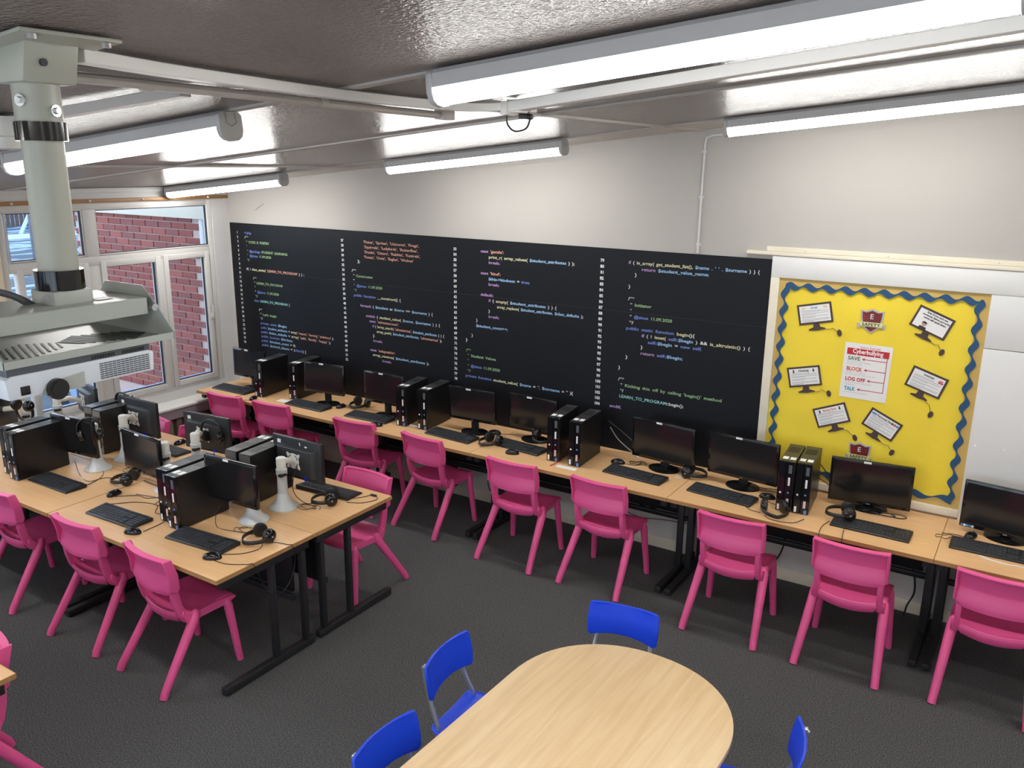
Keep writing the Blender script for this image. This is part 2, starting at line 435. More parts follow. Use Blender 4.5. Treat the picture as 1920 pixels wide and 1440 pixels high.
tag(MB().bb((-3.24,-4.5,.735),(-3.15,-.15,.765)).build('outer_sill','snow',bevel=.008),'snow-dusted outer sill just outside the windows','sill')
po=thing('steel_post','dark steel post standing just outside the left window','post',(-3.75,-1.53,-.2))
MB().bb((-.05,-.055,0),(.05,.055,2.75)).build('shaft','steel_blue',po,bevel=.006); MB().bb((-.1,-.1,0),(.1,.1,.02)).build('base_plate','steel_blue',po)
fe=thing('garden_fence','weathered vertical board fence at the far side of the snowy field','fence',(-36,15,-.2),.62)
for i in range(90): MB().bb((-9+i*.2,-.01,0),(-9+i*.2+.165,.015,2.6+.05*math.sin(i*2.1))).build('board','fence_wood',fe)
MB().bb((-9,.015,.6),(9,.06,.7)).bb((-9,.015,1.9),(9,.06,2.0)).build('rail','fence_wood',fe)
tag(MB().bb((-31.5,6,-.2),(-29.5,16,-.16)).build('snow_path','snow',bevel=.01),'pale strip of lying snow in front of the far fence','snow')
tag(MB().tube([(-31.5,12.8,-.2),(-33.2,14.8,1.6)],.08,8).build('leaning_pole','snow'),'pale pole leaning against the far fence','pole')
bn=thing('storage_bin','pale blue-white box standing outside beside the brick wall','bin',(-6.6,.55,-.2),.1)
MB().box((0,0,.75),(.5,.5,1.5),top=.92).build('body','snow',bn,bevel=.02); MB().box((0,0,1.55),(.54,.54,.08)).build('lid','snow',bn,bevel=.02)

CODE = [
(0, 0, 'b:<?php', -2.843, -2.743),
(0, 1, 'w:/**', -2.845, -2.789),
(0, 2, 'w:* |g:CODE IS POETRY', -2.824, -2.496),
(0, 3, 'g:*', -2.826, -2.812),
(0, 4, 'g:* |b:@package |g:STUDENT LEARNING', -2.821, -2.256),
(0, 5, 'g:* |b:@since |g:11.09.2020', -2.821, -2.482),
(0, 6, 'w:*/', -2.826, -2.795),
(0, 8, "w:if( ! |y:class_exists( |o:'LEARN_TO_PROGRAM' |w:) ) :", -2.845, -2.045),
(0, 10, 'w:/**', -2.76, -2.708),
(0, 11, 'w:* |g:LEARN_TO_PROGRAM', -2.747, -2.348),
(0, 12, 'w:*', -2.745, -2.731),
(0, 13, 'w:* |b:@since |g:11.09.2020', -2.745, -2.405),
(0, 14, 'w:*/', -2.742, -2.712),
(0, 15, 'b:class |t:LEARN_TO_PROGRAM |w:{', -2.765, -2.261),
(0, 17, 'w:/**', -2.706, -2.655),
(0, 18, "w:* |g:Let's begin", -2.69, -2.458),
(0, 19, 'w:*/', -2.69, -2.659),
(0, 20, 'b:private static |c:$begin;', -2.691, -2.321),
(0, 21, "b:public |c:$student_attributes |w:= |y:array( |o:'respect', 'learning', 'ambitious' |w:);", -2.691, -1.7),
(0, 22, "b:public |c:$class_defaults |w:= |y:array( |o:'safe', 'family', 'happy' |w:);", -2.693, -1.74),
(0, 23, 'b:public boolean |c:$kindess;', -2.693, -2.252),
(0, 24, 'b:public |c:$student_count |w:= 0;', -2.694, -2.216),
(0, 25, 'b:public |c:$school_classes |w:= (|b:object|w:) [', -2.694, -2.074),
(1, 0, "o:'Pixies', 'Sprites', 'Unicorns', 'Frogs',", -1.281, -0.653),
(1, 1, "o:'Squirrels', 'Ladybirds', 'Butterflies',", -1.276, -0.665),
(1, 2, "o:'Ducks', 'Otters', 'Rabbits', 'Kestrels',", -1.276, -0.641),
(1, 3, "o:'Foxes', 'Owls', 'Eagles', 'Wolves'", -1.28, -0.716),
(1, 4, 'w:];', -1.36, -1.331),
(1, 6, 'w:/**', -1.435, -1.382),
(1, 7, 'w:* |g:Constructor', -1.419, -1.183),
(1, 8, 'w:*', -1.421, -1.403),
(1, 9, 'g:* |b:@since |g:11.09.2020', -1.417, -1.077),
(1, 10, 'g:*/', -1.417, -1.383),
(1, 11, 'b:public function |y:__construct|w:() {', -1.419, -0.868),
(1, 13, 'p:foreach |w:( |c:$student |w:as |c:$name |w:=> |c:$surname |w:) {', -1.343, -0.515),
(1, 15, 'p:switch |w:( |y:student_value( |c:$name, $surname |w:) ) {', -1.281, -0.439),
(1, 16, "p:case |o:'adventurous':", -1.242, -0.9),
(1, 17, "p:if |w:( !|y:array_search( |o:'adventurous', |c:$student_attributes |w:) ) {", -1.204, -0.396),
(1, 18, "y:array_push( |c:$student_attributes, |o:'adventurous' |w:);", -1.158, -0.422),
(1, 19, 'w:}', -1.205, -1.186),
(1, 20, 'p:break;', -1.2, -1.094),
(1, 22, "p:case |o:'adaptable':", -1.244, -0.949),
(1, 23, 'y:array_reverse( |c:$student_attributes |w:);', -1.212, -0.567),
(1, 24, 'p:break;', -1.099, -0.996),
(2, 0, "p:case |o:'gentle':", -0.015, 0.209),
(2, 1, 'y:print_r( array_values( |c:$student_attributes |w:) );', 0.065, 0.851),
(2, 2, 'p:break;', 0.065, 0.17),
(2, 4, "p:case |o:'kind':", -0.015, 0.179),
(2, 5, 'c:$this->kindness |w:= |b:true;', 0.064, 0.454),
(2, 6, 'p:break;', 0.064, 0.166),
(2, 8, 'p:default:', -0.015, 0.11),
(2, 9, 'p:if |w:( |y:empty( |c:$student_attributes |w:) ) {', 0.065, 0.703),
(2, 10, 'y:array_replace( |c:$student_attributes, $class_defaults |w:);', 0.147, 0.939),
(2, 11, 'w:}', 0.063, 0.078),
(2, 12, 'p:break;', 0.065, 0.167),
(2, 13, 'w:}', -0.061, -0.046),
(2, 14, 'c:$student_count++;', -0.06, 0.252),
(2, 16, 'w:}', -0.109, -0.093),
(2, 17, 'w:}', -0.167, -0.15),
(2, 19, 'g:/**', -0.165, -0.114),
(2, 20, 'g:* Student Values', -0.151, 0.139),
(2, 21, 'g:*', -0.151, -0.135),
(2, 22, 'g:* |b:@since |g:11.09.2020', -0.151, 0.179),
(2, 23, 'g:*/', -0.151, -0.118),
(2, 24, "b:private function |y:student_value( |c:$name |w:= |o:'', |c:$surname |w:= |o:'' |w:){", -0.17, 0.869),
(3, 0, "p:if |w:( |y:in_array( get_student_list(), |c:$name . ' ' . $surname |w:) ) {", 1.3, 2.262),
(3, 1, 'p:return |c:$student_value_name;', 1.406, 1.909),
(3, 2, 'w:}', 1.352, 1.367),
(3, 4, 'w:}', 1.306, 1.32),
(3, 6, 'w:/**', 1.307, 1.358),
(3, 7, 'w:* |g:Initiator', 1.325, 1.496),
(3, 8, 'w:*', 1.327, 1.34),
(3, 9, 'w:* |b:@since |g:11.09.2020', 1.326, 1.66),
(3, 10, 'w:*/', 1.324, 1.359),
(3, 11, 'b:public static function |y:begin|w:(){', 1.302, 1.836),
(3, 12, 'p:if |w:( ! |y:isset( |b:self::|c:$begin |w:) && |y:is_altruistic() |w:) {', 1.43, 2.239),
(3, 13, 'b:self::|c:$begin |w:= |b:new self;', 1.481, 1.893),
(3, 14, 'w:}', 1.426, 1.441),
(3, 15, 'p:return |b:self::|c:$begin;', 1.428, 1.756),
(3, 16, 'w:}', 1.307, 1.323),
(3, 18, 'w:}', 1.251, 1.267),
(3, 20, 'w:/**', 1.254, 1.304),
(3, 21, "w:* |g:Kicking this off by calling 'begin()' method", 1.274, 2.067),
(3, 22, 'w:*/', 1.273, 1.303),
(3, 23, 't:LEARN_TO_PROGRAM|w:::begin();', 1.27, 1.786),
(3, 25, 'p:endif;', 1.191, 1.287),
]

# ------------------------------------------------------------------ code mural on the long wall
mu=thing('wall_mural','black vinyl wall mural printed with coloured lines of program code','mural',(0,0,0))
MB().bb((-3.05,-.004,.72),(2.345,0,2.262)).build('vinyl_sheet','vinyl',mu)
ZR0,ZR1=2.171,1.065
def rowz(r): return ZR0+(ZR1-ZR0)*r/25
NX=[-2.944,-1.538,-.273,1.085]
for k,cx in enumerate(NX):
    for r in range(26):
        text_mesh('line_number',[('ink_w',str(26*k+r+1))],.031,cx,None,mu,wt(-.0048,0,rowz(r)-.012),.0014,'c')
for k,r,spec,x0,x1 in CODE:
    runs=[]
    for seg in spec.split('|'):
        runs.append(('ink_'+seg[0],seg[2:]))
    z=rowz(r)-.012
    text_mesh('code_line',runs,.032,x0,x1,mu,wt(-.0048,0,z),.0007,None,1.6)
MB().bb((-3.05,-.0046,1.80),(2.345,-.004,1.8035)).build('sheet_joint','mural_line',mu)

# ------------------------------------------------------------------ pinboard area
pb=thing('display_board','yellow paper display board about online safety with wavy blue border','display board',(2.997,-.002,1.44))
bx=lambda x:x-2.997; bz=lambda z:z-1.44
MB().bb((bx(2.40),-.006,bz(.785)),(bx(3.637),0,bz(2.148))).build('backing_paper','paper_yellow',pb)
def corr(x0,x1,z0,z1,horiz):
    m=MB()
    n=int(((z1-z0) if horiz else (x1-x0))/.009)
    m.bb((bx(x0),-.0095,bz(z0)),(bx(x1),-.006,bz(z1)))
    for i in range(n):
        if horiz:
            z=z0+(i+.5)*(z1-z0)/n; m.prism([(z-1.44-.003,-.0095),(z-1.44,-.0125),(z-1.44+.003,-.0095)],0,1,'x') if 0 else m.bb((bx(x0),-.0115,bz(z)-.0022),(bx(x1),-.0095,bz(z)+.0022))
        else:
            x=x0+(i+.5)*(x1-x0)/n; m.bb((bx(x)-.0022,-.0115,bz(z0)),(bx(x)+.0022,-.0095,bz(z1)))
    return m.build('corrugated_border','corrugated',pb)
corr(2.405,2.445,1.32,2.148,True); corr(3.572,3.637,.785,2.148,True); corr(2.445,3.572,2.098,2.148,False); corr(2.41,3.572,.785,.84,False)
def wave(pts_fn, n, dy=0, name='wavy_border'):
    """pts_fn(t)->(centre x, centre z, half thickness vector)"""
    A=[];B=[]
    for i in range(n+1):
        a,b=pts_fn(i/n); A.append(a);B.append(b)
    m=MB(); vs=[];N=len(A); FY,BY=-.0165-dy,-.0125-dy
    for p in A: vs.append((bx(p[0]),FY,bz(p[1])))
    for p in B: vs.append((bx(p[0]),FY,bz(p[1])))
    for p in A: vs.append((bx(p[0]),BY,bz(p[1])))
    for p in B: vs.append((bx(p[0]),BY,bz(p[1])))
    fs=[]
    for i in range(N-1):
        fs+=[(i,i+1,N+i+1,N+i),(2*N+i,3*N+i,3*N+i+1,2*N+i+1),(i,2*N+i,2*N+i+1,i+1),(N+i,N+i+1,3*N+i+1,3*N+i)]
    fs+=[(0,N,3*N,2*N),(N-1,3*N-1,4*N-1,2*N-1)]
    m.add(vs,fs); return m.build(name,'corrugated_blue',pb)
def wv(a,b,per,amp=.0135,th=.0145):
    ax,az=a;bx_,bz_=b; L=math.hypot(bx_-ax,bz_-az); dx,dz=(bx_-ax)/L,(bz_-az)/L
    def f(t):
        s=t*per*2*PI; h1=amp*math.sin(s)+th; h2=amp*math.sin(s+1.5)-th
        cx,cz=ax+dx*L*t,az+dz*L*t
        return ((cx-dz*h1,cz+dx*h1),(cx-dz*h2,cz+dx*h2))
    return f
wave(wv((2.445,2.096),(3.60,2.098),10),200,0); wave(wv((3.585,2.11),(3.578,.835),10.5),200,.0006)
wave(wv((2.445,2.10),(2.445,.86),10.5),200,.0006); wave(wv((2.43,.845),(3.59,.838),6.5,.014,.013),150,.0012)
# little cut-out screens
def cutout(cx,cz,ang,w,h,title,titlecol,lines,label,mouse,extra=None):
    t=thing('paper_cutout',label,'cut-out',(cx,-.010,cz),0,None); t.rotation_euler=(0,ang,0)
    MB().bb((-w/2,-.004,-h/2),(w/2,-.001,h/2)).build('frame','cut_brown',t,bevel=.0012,seg=1)
    MB().bb((-w/2+.013,-.0052,-h/2+.013),(w/2-.013,-.004,h/2-.013)).build('sheet','paper_white',t)
    MB().prism([(-.018,-h/2),(.018,-h/2),(.022,-h/2-.022),(.055,-h/2-.034),(.048,-h/2-.041),(0,-h/2-.045),(-.048,-h/2-.041),(-.055,-h/2-.034),(-.022,-h/2-.022)],-.004,-.001,'y').build('stand','cut_brown',t)
    L=MB()
    for i,(zz,a,b) in enumerate(lines): L.bb((-w/2+.02+a*(w-.04),-.0058,zz*h-.0016),(-w/2+.02+b*(w-.04),-.0053,zz*h+.0016))
    if lines: L.build('print_lines','ink_grey',t)
    if title: text_mesh('title',[(titlecol,title)],.0195,0,None,t,wt(-.0064,0,h/2-.034),.0004,'c')
    # mouse with cable, hanging below
    c,s=math.cos(-ang),math.sin(-ang)
    mx,mz=mouse[0]-cx,mouse[1]-cz
    lx=mx*math.cos(ang)-mz*math.sin(ang); lz=mx*math.sin(ang)+mz*math.cos(ang)
    MB().tube([(.03,-.003,-h/2-.036),(.045+(lx-.03)*.35,-.003,(-h/2-.036)*.75+lz*.25),(lx*.7,-.003,(-h/2)*.5+lz*.5),(lx,-.003,lz)],.0016,5).build('cable','cut_brown',t)
    MB().lathe([(.0001,-.001),(.018,-.001),(.018,.002),(.0001,.002)],14,0,tr(lx,-.002,lz)@rotT('X',PI/2)@Matrix.Diagonal((.8,1.25,1,1))@rotT('Z',0)).build('mouse','cut_brown',t)
    if extra: extra(t,w,h)
    return t
LN=[(.17,.02,.7),(.11,.02,.98),(.03,.02,.98),(-.02,.02,.55),(-.11,.02,.95),(-.16,.02,.5),(-.25,.02,.98),(-.31,.02,.98),(-.36,.02,.45)]
def env(t,w,h):
    for sx in (-1,1): MB().bb((sx*.07-.012,-.0062,h/2-.036),(sx*.07+.012,-.0055,h/2-.021)).build('picture','dirt_yellow',t)
def figs(t,w,h):
    for sx in (-1,1): MB().bb((sx*.065-.005,-.0062,h/2-.04),(sx*.065+.005,-.0055,h/2-.028)).cyl((sx*.065,-.0058,h/2-.024),.005,.001,'y',8).build('picture','ink_dark',t)
def redbits(t,w,h):
    MB().bb((.06,-.0062,h/2-.045),(.09,-.0055,h/2-.037)).bb((.062,-.0062,h/2-.034),(.086,-.0055,h/2-.027)).build('picture','ink_red',t)
def colbits(t,w,h):
    for i,m in enumerate(('ink_olive','ink_orange','ink_teal')): MB().bb((.045+i*.016,-.0062,h/2-.036),(.059+i*.016,-.0055,h/2-.022)).build('picture',m,t)
    MB().bb((-.09,-.0062,h/2-.036),(-.06,-.0055,h/2-.022)).build('picture','label_blue',t)
def bigtext(t,w,h):
    for i,s in enumerate(("Even if you can't see","someone, things you write","might still upset them.")):
        text_mesh('title',[('ink_dark',s)],.0155,0.012,None,t,wt(-.0064,0,h/2-.028-i*.0175),.0005,'c')
    m=MB(); m.lathe([(.0001,0),(.013,0),(.013,.001),(.0001,.001)],14,0,tr(-.035,-.0058,-h/2+.040)@rotT('X',PI/2)); m.build('portrait_face','skin',t)
    m=MB(); m.prism([(-.050,-h/2+.042),(-.048,-h/2+.055),(-.035,-h/2+.060),(-.022,-h/2+.055),(-.020,-h/2+.042),(-.027,-h/2+.048),(-.043,-h/2+.048)],-.0072,-.0066,'y'); m.build('portrait_hair','hair',t)
    MB().prism([(-.060,-h/2+.002),(-.010,-h/2+.002),(-.014,-h/2+.026),(-.054,-h/2+.026)],-.0066,-.0056,'y').build('portrait_shirt','ink_dark',t)
A=math.radians
cutout(2.648,1.931,-A(12.5),.218,.135,'Email','ink_teal',LN,'brown paper computer screen headed Email, top left of the yellow board',(2.812,1.82),env)
cutout(2.620,1.502,-A(13),.215,.137,'Chatting','ink_dark',LN,'paper screen headed Chatting at the left edge of the yellow board',(2.787,1.409),figs)
cutout(3.342,1.946,A(21.8),.219,.14,None,'ink_dark',[],'tilted paper screen with a drawn figure, top right of the yellow board',(3.417,1.768),bigtext)
cutout(3.356,1.571,A(18),.216,.138,'Internet','ink_dark',LN,'tilted paper screen with a small red picture, right side below the drawn figure',(3.404,1.369),redbits)
cutout(2.818,1.265,-A(22),.216,.135,'Being Nice','ink_orange',LN,'paper screen leaning left below the cyberbullying poster',(2.98,1.137),figs)
cutout(3.133,1.257,A(25),.213,.135,'Personal Sites','ink_dark',LN,'paper screen with coloured squares leaning right below the poster',(3.212,1.08),colbits)
# shields
def shield(cx,cz,label):
    t=thing('paper_shield',label,'shield',(cx,-.010,cz))
    P=[(-.07,.068),(-.04,.062),(0,.078),(.04,.062),(.07,.068),(.066,.02),(.058,-.02),(.04,-.05),(0,-.078),(-.04,-.05),(-.058,-.02),(-.066,.02)]
    MB().prism(P,-.004,-.001,'y').build('rim','shield_grey',t)
    MB().prism([(x*.85,z*.85) for x,z in P],-.006,-.004,'y').build('face','shield_red',t)
    MB().prism([(-.088,-.045),(-.062,-.045),(-.062,-.02),(-.088,-.018),(-.078,-.032)],-.0055,-.003,'y').build('ribbon_end','shield_grey',t)
    MB().prism([(.088,-.045),(.062,-.045),(.062,-.02),(.088,-.018),(.078,-.032)],-.0055,-.003,'y').build('ribbon_end','shield_grey',t)
    MB().prism([(-.068,-.008),(.068,-.008),(.064,-.036),(-.064,-.036)],-.0085,-.006,'y').build('ribbon','ribbon',t)
    text_mesh('lettering',[('ink_w','E')],.045,0,None,t,wt(-.0075,0,.014),.0005,'c')
    text_mesh('lettering',[('ink_dark','SAFETY')],.028,-.055,.055,t,wt(-.0095,0,-.032),.0005)
shield(2.998,1.918,'red and silver shield reading E SAFETY above the poster')
shield(3.017,1.035,'red and silver shield reading E SAFETY low on the board behind a monitor')
# poster
ps=thing('cyberbullying_poster','white poster headed Cyberbullying with red arrows on the yellow board','poster',(2.997,-.0095,1.583)); ps.rotation_euler=(0,A(1.0),0)
MB().bb((-.143,-.0012,-.182),(.143,0,.182)).build('sheet','paper_white',ps)
MB().bb((-.127,-.0022,.105),(.127,-.0012,.148)).build('banner','ink_red',ps)
text_mesh('lettering',[('ink_red','How to Deal with')],.020,-.05,.07,ps,wt(-.0022,0,.153))
text_mesh('lettering',[('label_white','Cyberbullying')],.040,-.092,.092,ps,wt(-.003,0,.117),.0008)
for i,(s,c,z,w,sub) in enumerate((('SAVE','ink_olive',.070,.075,('any evidence of the bullying','and show an adult.')),('BLOCK','ink_orange',.001,.095,('messages or the person.','Do not respond to them in any way.')),('LOG OFF','ink_red',-.067,.122,('the site where the cyberbullying','is happening.')),('TALK','ink_teal',-.132,.068,('to someone you trust about it.',)))):
    text_mesh('lettering',[(c,s)],.034,-.117,-.117+w,ps,wt(-.0022,0,z),.0012)
    for k,l in enumerate(sub): text_mesh('small_print',[('ink_grey',l)],.0125,-.12,None,ps,wt(-.0022,0,z-.015-k*.0145))
    MB().bb((-.105+w+.01,-.0022,z+.010),(.120,-.0012,z+.014)).prism([(-.105+w-.002,z+.012),(-.105+w+.014,z+.021),(-.105+w+.014,z+.003)],-.0022,-.0012,'y').build('arrow','ink_red',ps)
MB().bb((.116,-.0022,-.122),(.120,-.0012,.105)).build('arrow_line','ink_red',ps)
# white boarding round the display board
o=MB().bb((2.345,-.028,2.148),(XR,0,2.29)).bb((3.637,-.028,.72),(XR,0,1.822)).bb((3.637,-.024,1.826),(XR,0,2.148)).build('wall_boarding','board_white',bevel=.003)
tag(o,kind='structure'); o.name='trim_5'
for nm,a,b in (('trim_6',(2.345,-.030,.72),(2.403,0,2.148)),('trim_7',(2.403,-.030,.735),(3.637,0,.785))):
    tag(MB().bb(a,b).build(nm,'cream',bevel=.004),kind='structure')
for i,(x,z) in enumerate(((3.672,1.222),(3.827,1.224),(3.902,1.222),(3.663,1.781))):
    tag(MB().cyl((x,-.031,z),.0055,.006,'y',10).build('drawing_pin','label_white',bevel=.001,seg=1),('lower left','lower middle','lower right','upper')[i]+' white drawing pin in the white boarding right of the yellow board','pin','drawing pins in the white boarding')
bb=thing('wall_batten','pale double wooden batten on the wall above the display board','batten',(4.0,0,2.318))
MB().bb((-1.70,-.02,-.001),(2.28,0,.030)).build('upper_strip','cream',bb,bevel=.003)
MB().bb((-1.83,-.035,-.026),(2.28,0,-.002)).build('lower_strip','cream',bb,bevel=.003)
for x in (-1.45,-.95,-.35,.3): MB().cyl((x,-.022,.012),.004,.003,'y',8).build('screw','zinc',bb)
cdt=thing('conduit_pipe','thin white cable conduit running down the long wall from the ceiling','conduit',(1.82,-.01,0))
MB().tube([(.12,0,3.06),(.05,0,3.055),(.012,0,3.04),(.004,0,3.0),(-.002,0,2.27)],.008,8).build('pipe','wall_white',cdt,smooth=True)
for z in (2.95,2.65,2.33): MB().box((0,0.004,z),(.034,.014,.016)).build('clip','wall_white',cdt,bevel=.003)
tag(MB().tube([(-2.66,-.006,2.40),(-2.6,-.006,2.435),(-2.54,-.008,2.46)],.004,5).build('wall_hook','strip'),'short loose wire lying against the wall above the mural, near the window','wire')

# ------------------------------------------------------------------ ceiling fixtures
def make_fixture(L=1.52):
    t=thing('strip_light','','light')
    h=MB().prism([(-.036,0),(.036,0),(.046,-.012),(.050,-.052),(-.050,-.052),(-.046,-.012)],-L/2+.02,L/2-.02,'x').build('housing','lamp_body',t)
    prof=[(-.049,-.052),(-.049,-.066),(-.042,-.084),(-.026,-.096),(0,-.1),(.026,-.096),(.042,-.084),(.049,-.066),(.049,-.052)]
    d=MB().prism(prof,-L/2+.02,L/2-.02,'x'); nf=len(d.f); n=len(prof)
    for i in range(n):
        if i in (0,1,n-3,n-2): d.m[2+i]=1
    d.build('diffuser',['lamp_white','lamp_side'],t)
    pe=[(-.038,.0),(.038,.0),(.052,-.012),(.053,-.066),(.045,-.088),(.028,-.1),(0,-.104),(-.028,-.1),(-.045,-.088),(-.053,-.066),(-.052,-.012)]
    for s in (-1,1):
        e=MB().prism(pe,s*(L/2-.022),s*(L/2),'x').build('end_cap','lamp_body',t,bevel=.002,seg=1)
        MB().tube([(s*(L/2+.001),-.02,-.005),(s*(L/2+.004),-.022,-.04),(s*(L/2+.004),0,-.052),(s*(L/2+.004),.022,-.04),(s*(L/2+.001),.02,-.005)],.0018,5).build('clip','zinc',e)
    return t
FX=Maker(make_fixture())
for x,y,l in ((3.04,-3.57,'largest strip light, closest to the camera, at the top right'),(2.95,-.70,'strip light along the long wall at the right, over the yellow board'),(.36,-.68,'strip light along the long wall in the middle, above the mural'),(-2.27,-.68,'strip light along the long wall in the corner by the windows'),(.58,-3.55,'strip light behind the projector pole at the upper left'),
    (-2.1,-3.55,'added strip light out of view to the left of the projector pole'),(5.45,-.7,'added strip light out of view at the right end of the long wall'),(5.5,-3.57,'added strip light out of view over the right of the room'),(.58,-6.5,'added strip light behind the camera on the left'),(3.04,-6.5,'added strip light behind the camera in the middle'),(5.45,-6.5,'added strip light behind the camera on the right'),(-2.1,-6.5,'added strip light behind the camera by the windows')):  # unseen lights assumed along the rows, added for overall brightness
    o=FX.put((x,y,zc(x)-.009),0,l); o.rotation_euler=(0,-math.atan(.097),0)
def ctube(name,pts,w,h,m,parent,off=.0):
    """rectangular trunking along ceiling points (x,y)"""
    P=[Vector((x,y,zc(x)-h/2-.010-off)) for x,y in pts]
    mb=MB()
    vs=[]
    for i,p in enumerate(P):
        d=P[min(i+1,len(P)-1)]-P[max(i-1,0)]; d.z=0; d.normalize(); n=Vector((-d.y,d.x,0))
        for a,b in ((-1,-1),(1,-1),(1,1),(-1,1)): vs.append(p+n*a*w/2+Vector((0,0,b*h/2)))
    fs=[(0,1,2,3),tuple(range(len(vs)-1,len(vs)-5,-1))]
    for i in range(len(P)-1):
        for j in range(4): a=i*4+j; b=i*4+(j+1)%4; fs.append((a,b,b+4,a+4))
    mb.add(vs,fs); return mb.build(name,m,parent,bevel=.002,seg=1)
t1=thing('cable_trunking','white rectangular trunking from the projector pole to the big strip light','trunking',(0,0,0))
ctube('duct',catmull([(2.035,-4.535),(1.97,-4.2),(1.90,-3.6),(1.885,-3.1),(1.90,-2.85),(1.97,-2.74),(2.06,-2.70)],4),.045,.03,'white_paint',t1)
MB().box((2.03,-2.71,zc(2.03)-.03),(.06,.07,.05)).build('corner_box','white_paint',t1,bevel=.004)
t2=thing('cable_trunking','pair of white trunkings running right below the big strip light','trunking',(0,0,0))
ctube('duct',[(2.0,-2.72),(3.0,-2.80),(XR,-3.0)],.06,.04,'white_paint',t2); ctube('duct',[(2.0,-2.645),(3.0,-2.715),(XR,-2.90)],.05,.026,'white_paint',t2)
MB().box((2.0,-2.72,zc(2.0)-.035),(.03,.09,.05)).build('joint_cover','white_paint',t2,bevel=.004)
MB().box((1.985,-2.73,zc(2.0)-.052),(.02,.035,.012)).build('red_tag','red_tag',t2)
t3=thing('conduit_pipe','grey-white round conduit along the ceiling above the room, beside the trunking','conduit',(0,0,0))
MB().tube([(x,y,zc(x)-.028) for x,y in catmull([(1.82,-7.0),(1.81,-4.6),(1.79,-4.1),(1.74,-3.4),(1.70,-2.77)],5)],.014,10).build('pipe','strip',t3,smooth=True)
MB().box((1.70,-2.75,zc(1.70)-.025),(.05,.08,.04)).build('end_box','strip',t3,bevel=.004)
for y in (-4.2,-3.5): MB().cyl((1.79 if y<-4 else 1.75,y,zc(1.78)-.028),.017,.03,'y',10).build('coupling','strip',t3)
t4=thing('cable_trunking','grey trunking branch crossing the ceiling to the white sensor','trunking',(0,0,0))
ctube('duct',[(1.73,-4.03),(.95,-4.13)],.045,.03,'strip',t4)
sn=thing('ceiling_sensor','white drum-shaped motion sensor on the ceiling, left of the projector pole','sensor',(.93,-4.14,zc(.93)-.008))
MB().lathe([(.062,-.065),(.075,-.06),(.082,0)],24).build('base','arm_white',sn,smooth=True)
MB().lathe([(.045,-.105),(.058,-.1),(.062,-.065)],24).build('ring','arm_white',sn,smooth=True)
for a in (-.5,0,.5): MB().box((0,0,0),(.03,.006,.012),T=rotT('Z',-.6+a)@tr(0,-.054,-.09)).build('slot','black_plastic',sn)
sk=thing('ceiling_socket','small dark plug and looped black lead under the ceiling trunking','socket',(2.02,-2.62,zc(2.02)-.01))
MB().box((0,0,-.02),(.07,.05,.036)).build('box','white_paint',sk,bevel=.004)
MB().box((.0,-.02,-.05),(.04,.028,.026)).cyl((.028,-.02,-.055),.012,.02,'x',10).build('plug','black_plastic',sk,bevel=.003)
MB().tube(catmull([(-.075,-.03,-.03),(-.075,-.03,-.08),(-.04,-.03,-.11),(.01,-.02,-.1),(.03,-.02,-.06)],5),.0035,6).build('lead','black_plastic',sk,smooth=True)

# ------------------------------------------------------------------ projector on its pole
PX,PY=1.99,-4.612
pl=thing('projector_pole','grey-green steel pole with ceiling plate carrying the projector','pole',(PX,PY,0))
zp=zc(PX)
MB().box((0,0,0),(.27,.22,.008),T=tr(.03,0,zp-.008)@CT).build('ceiling_plate','pole_grey',pl,bevel=.002)
for sx in (-.10,.15):
    for sy in (-.08,.08): MB().cyl((sx,sy,zp-.020+sx*.097),.010,.010,'z',8).build('screw','zinc',pl)
MB().prism([(-.085,zp-.012),(.085,zp-.004),(.062,zp-.085),(-.062,zp-.085)],-.06,.06,'y').build('socket','pole_grey',pl,bevel=.006)
MB().cyl((.078,-.02,zp-.045),.008,.006,'x',10).build('hole_plug','black_plastic',pl)
MB().cyl((0,0,zp-.125),.048,.09,n=28).build('sleeve','pole_grey',pl,smooth=True)
MB().cyl((0,0,zp-.183),.053,.04,n=28).build('collar','black_gloss',pl,smooth=True)
MB().cyl((0,0,(zp-.2+2.56)/2),.043,zp-.2-2.56,n=32).build('tube','pole_grey',pl,smooth=True)
MB().cyl((0,0,2.604),.052,.045,n=28).build('collar','black_gloss',pl,smooth=True)
for z,a in ((zp-.12,-1.2),(zp-.14,.2),(2.566,-1.0)):
    MB().cyl((0,0,0),.013,.008,'x',10,T=tr(0,0,z)@rotT('Z',a)@tr(.049,0,0)).cyl((0,0,0),.007,.014,'x',6,T=tr(0,0,z)@rotT('Z',a)@tr(.053,0,0)).build('bolt','chrome',pl)
pj=thing('projector_bracket','grey-green slotted steel cradle bolted under the projector pole','bracket',(PX,PY,0))
MB().bb((-.045,-.047,2.50),(.050,.047,2.582)).build('socket','bracket_grey',pj,bevel=.004)
Yl,Yr=-4.845-PY,-4.465-PY
MB().bb((.10,Yl,2.512),(.104,Yr,2.552)).bb((-.10,Yl,2.548),(.10,Yr,2.552)).bb((-.104,Yl,2.512),(-.10,Yr,2.552)).build('upper_channel','bracket_grey',pj,bevel=.0015,seg=1)
MB().bb((.02,.05,2.553),(.06,.09,2.5535)).build('slot','black_plastic',pj)
YL,YR=-4.845-PY,-4.445-PY
tray=MB().bb((-.18,YL,2.456),(.165,YR,2.460)).bb((.165,YL,2.456),(.168,YR,2.472)).bb((-.18,YL,2.456),(-.177,YR,2.472)).build('tray','bracket_grey',pj)
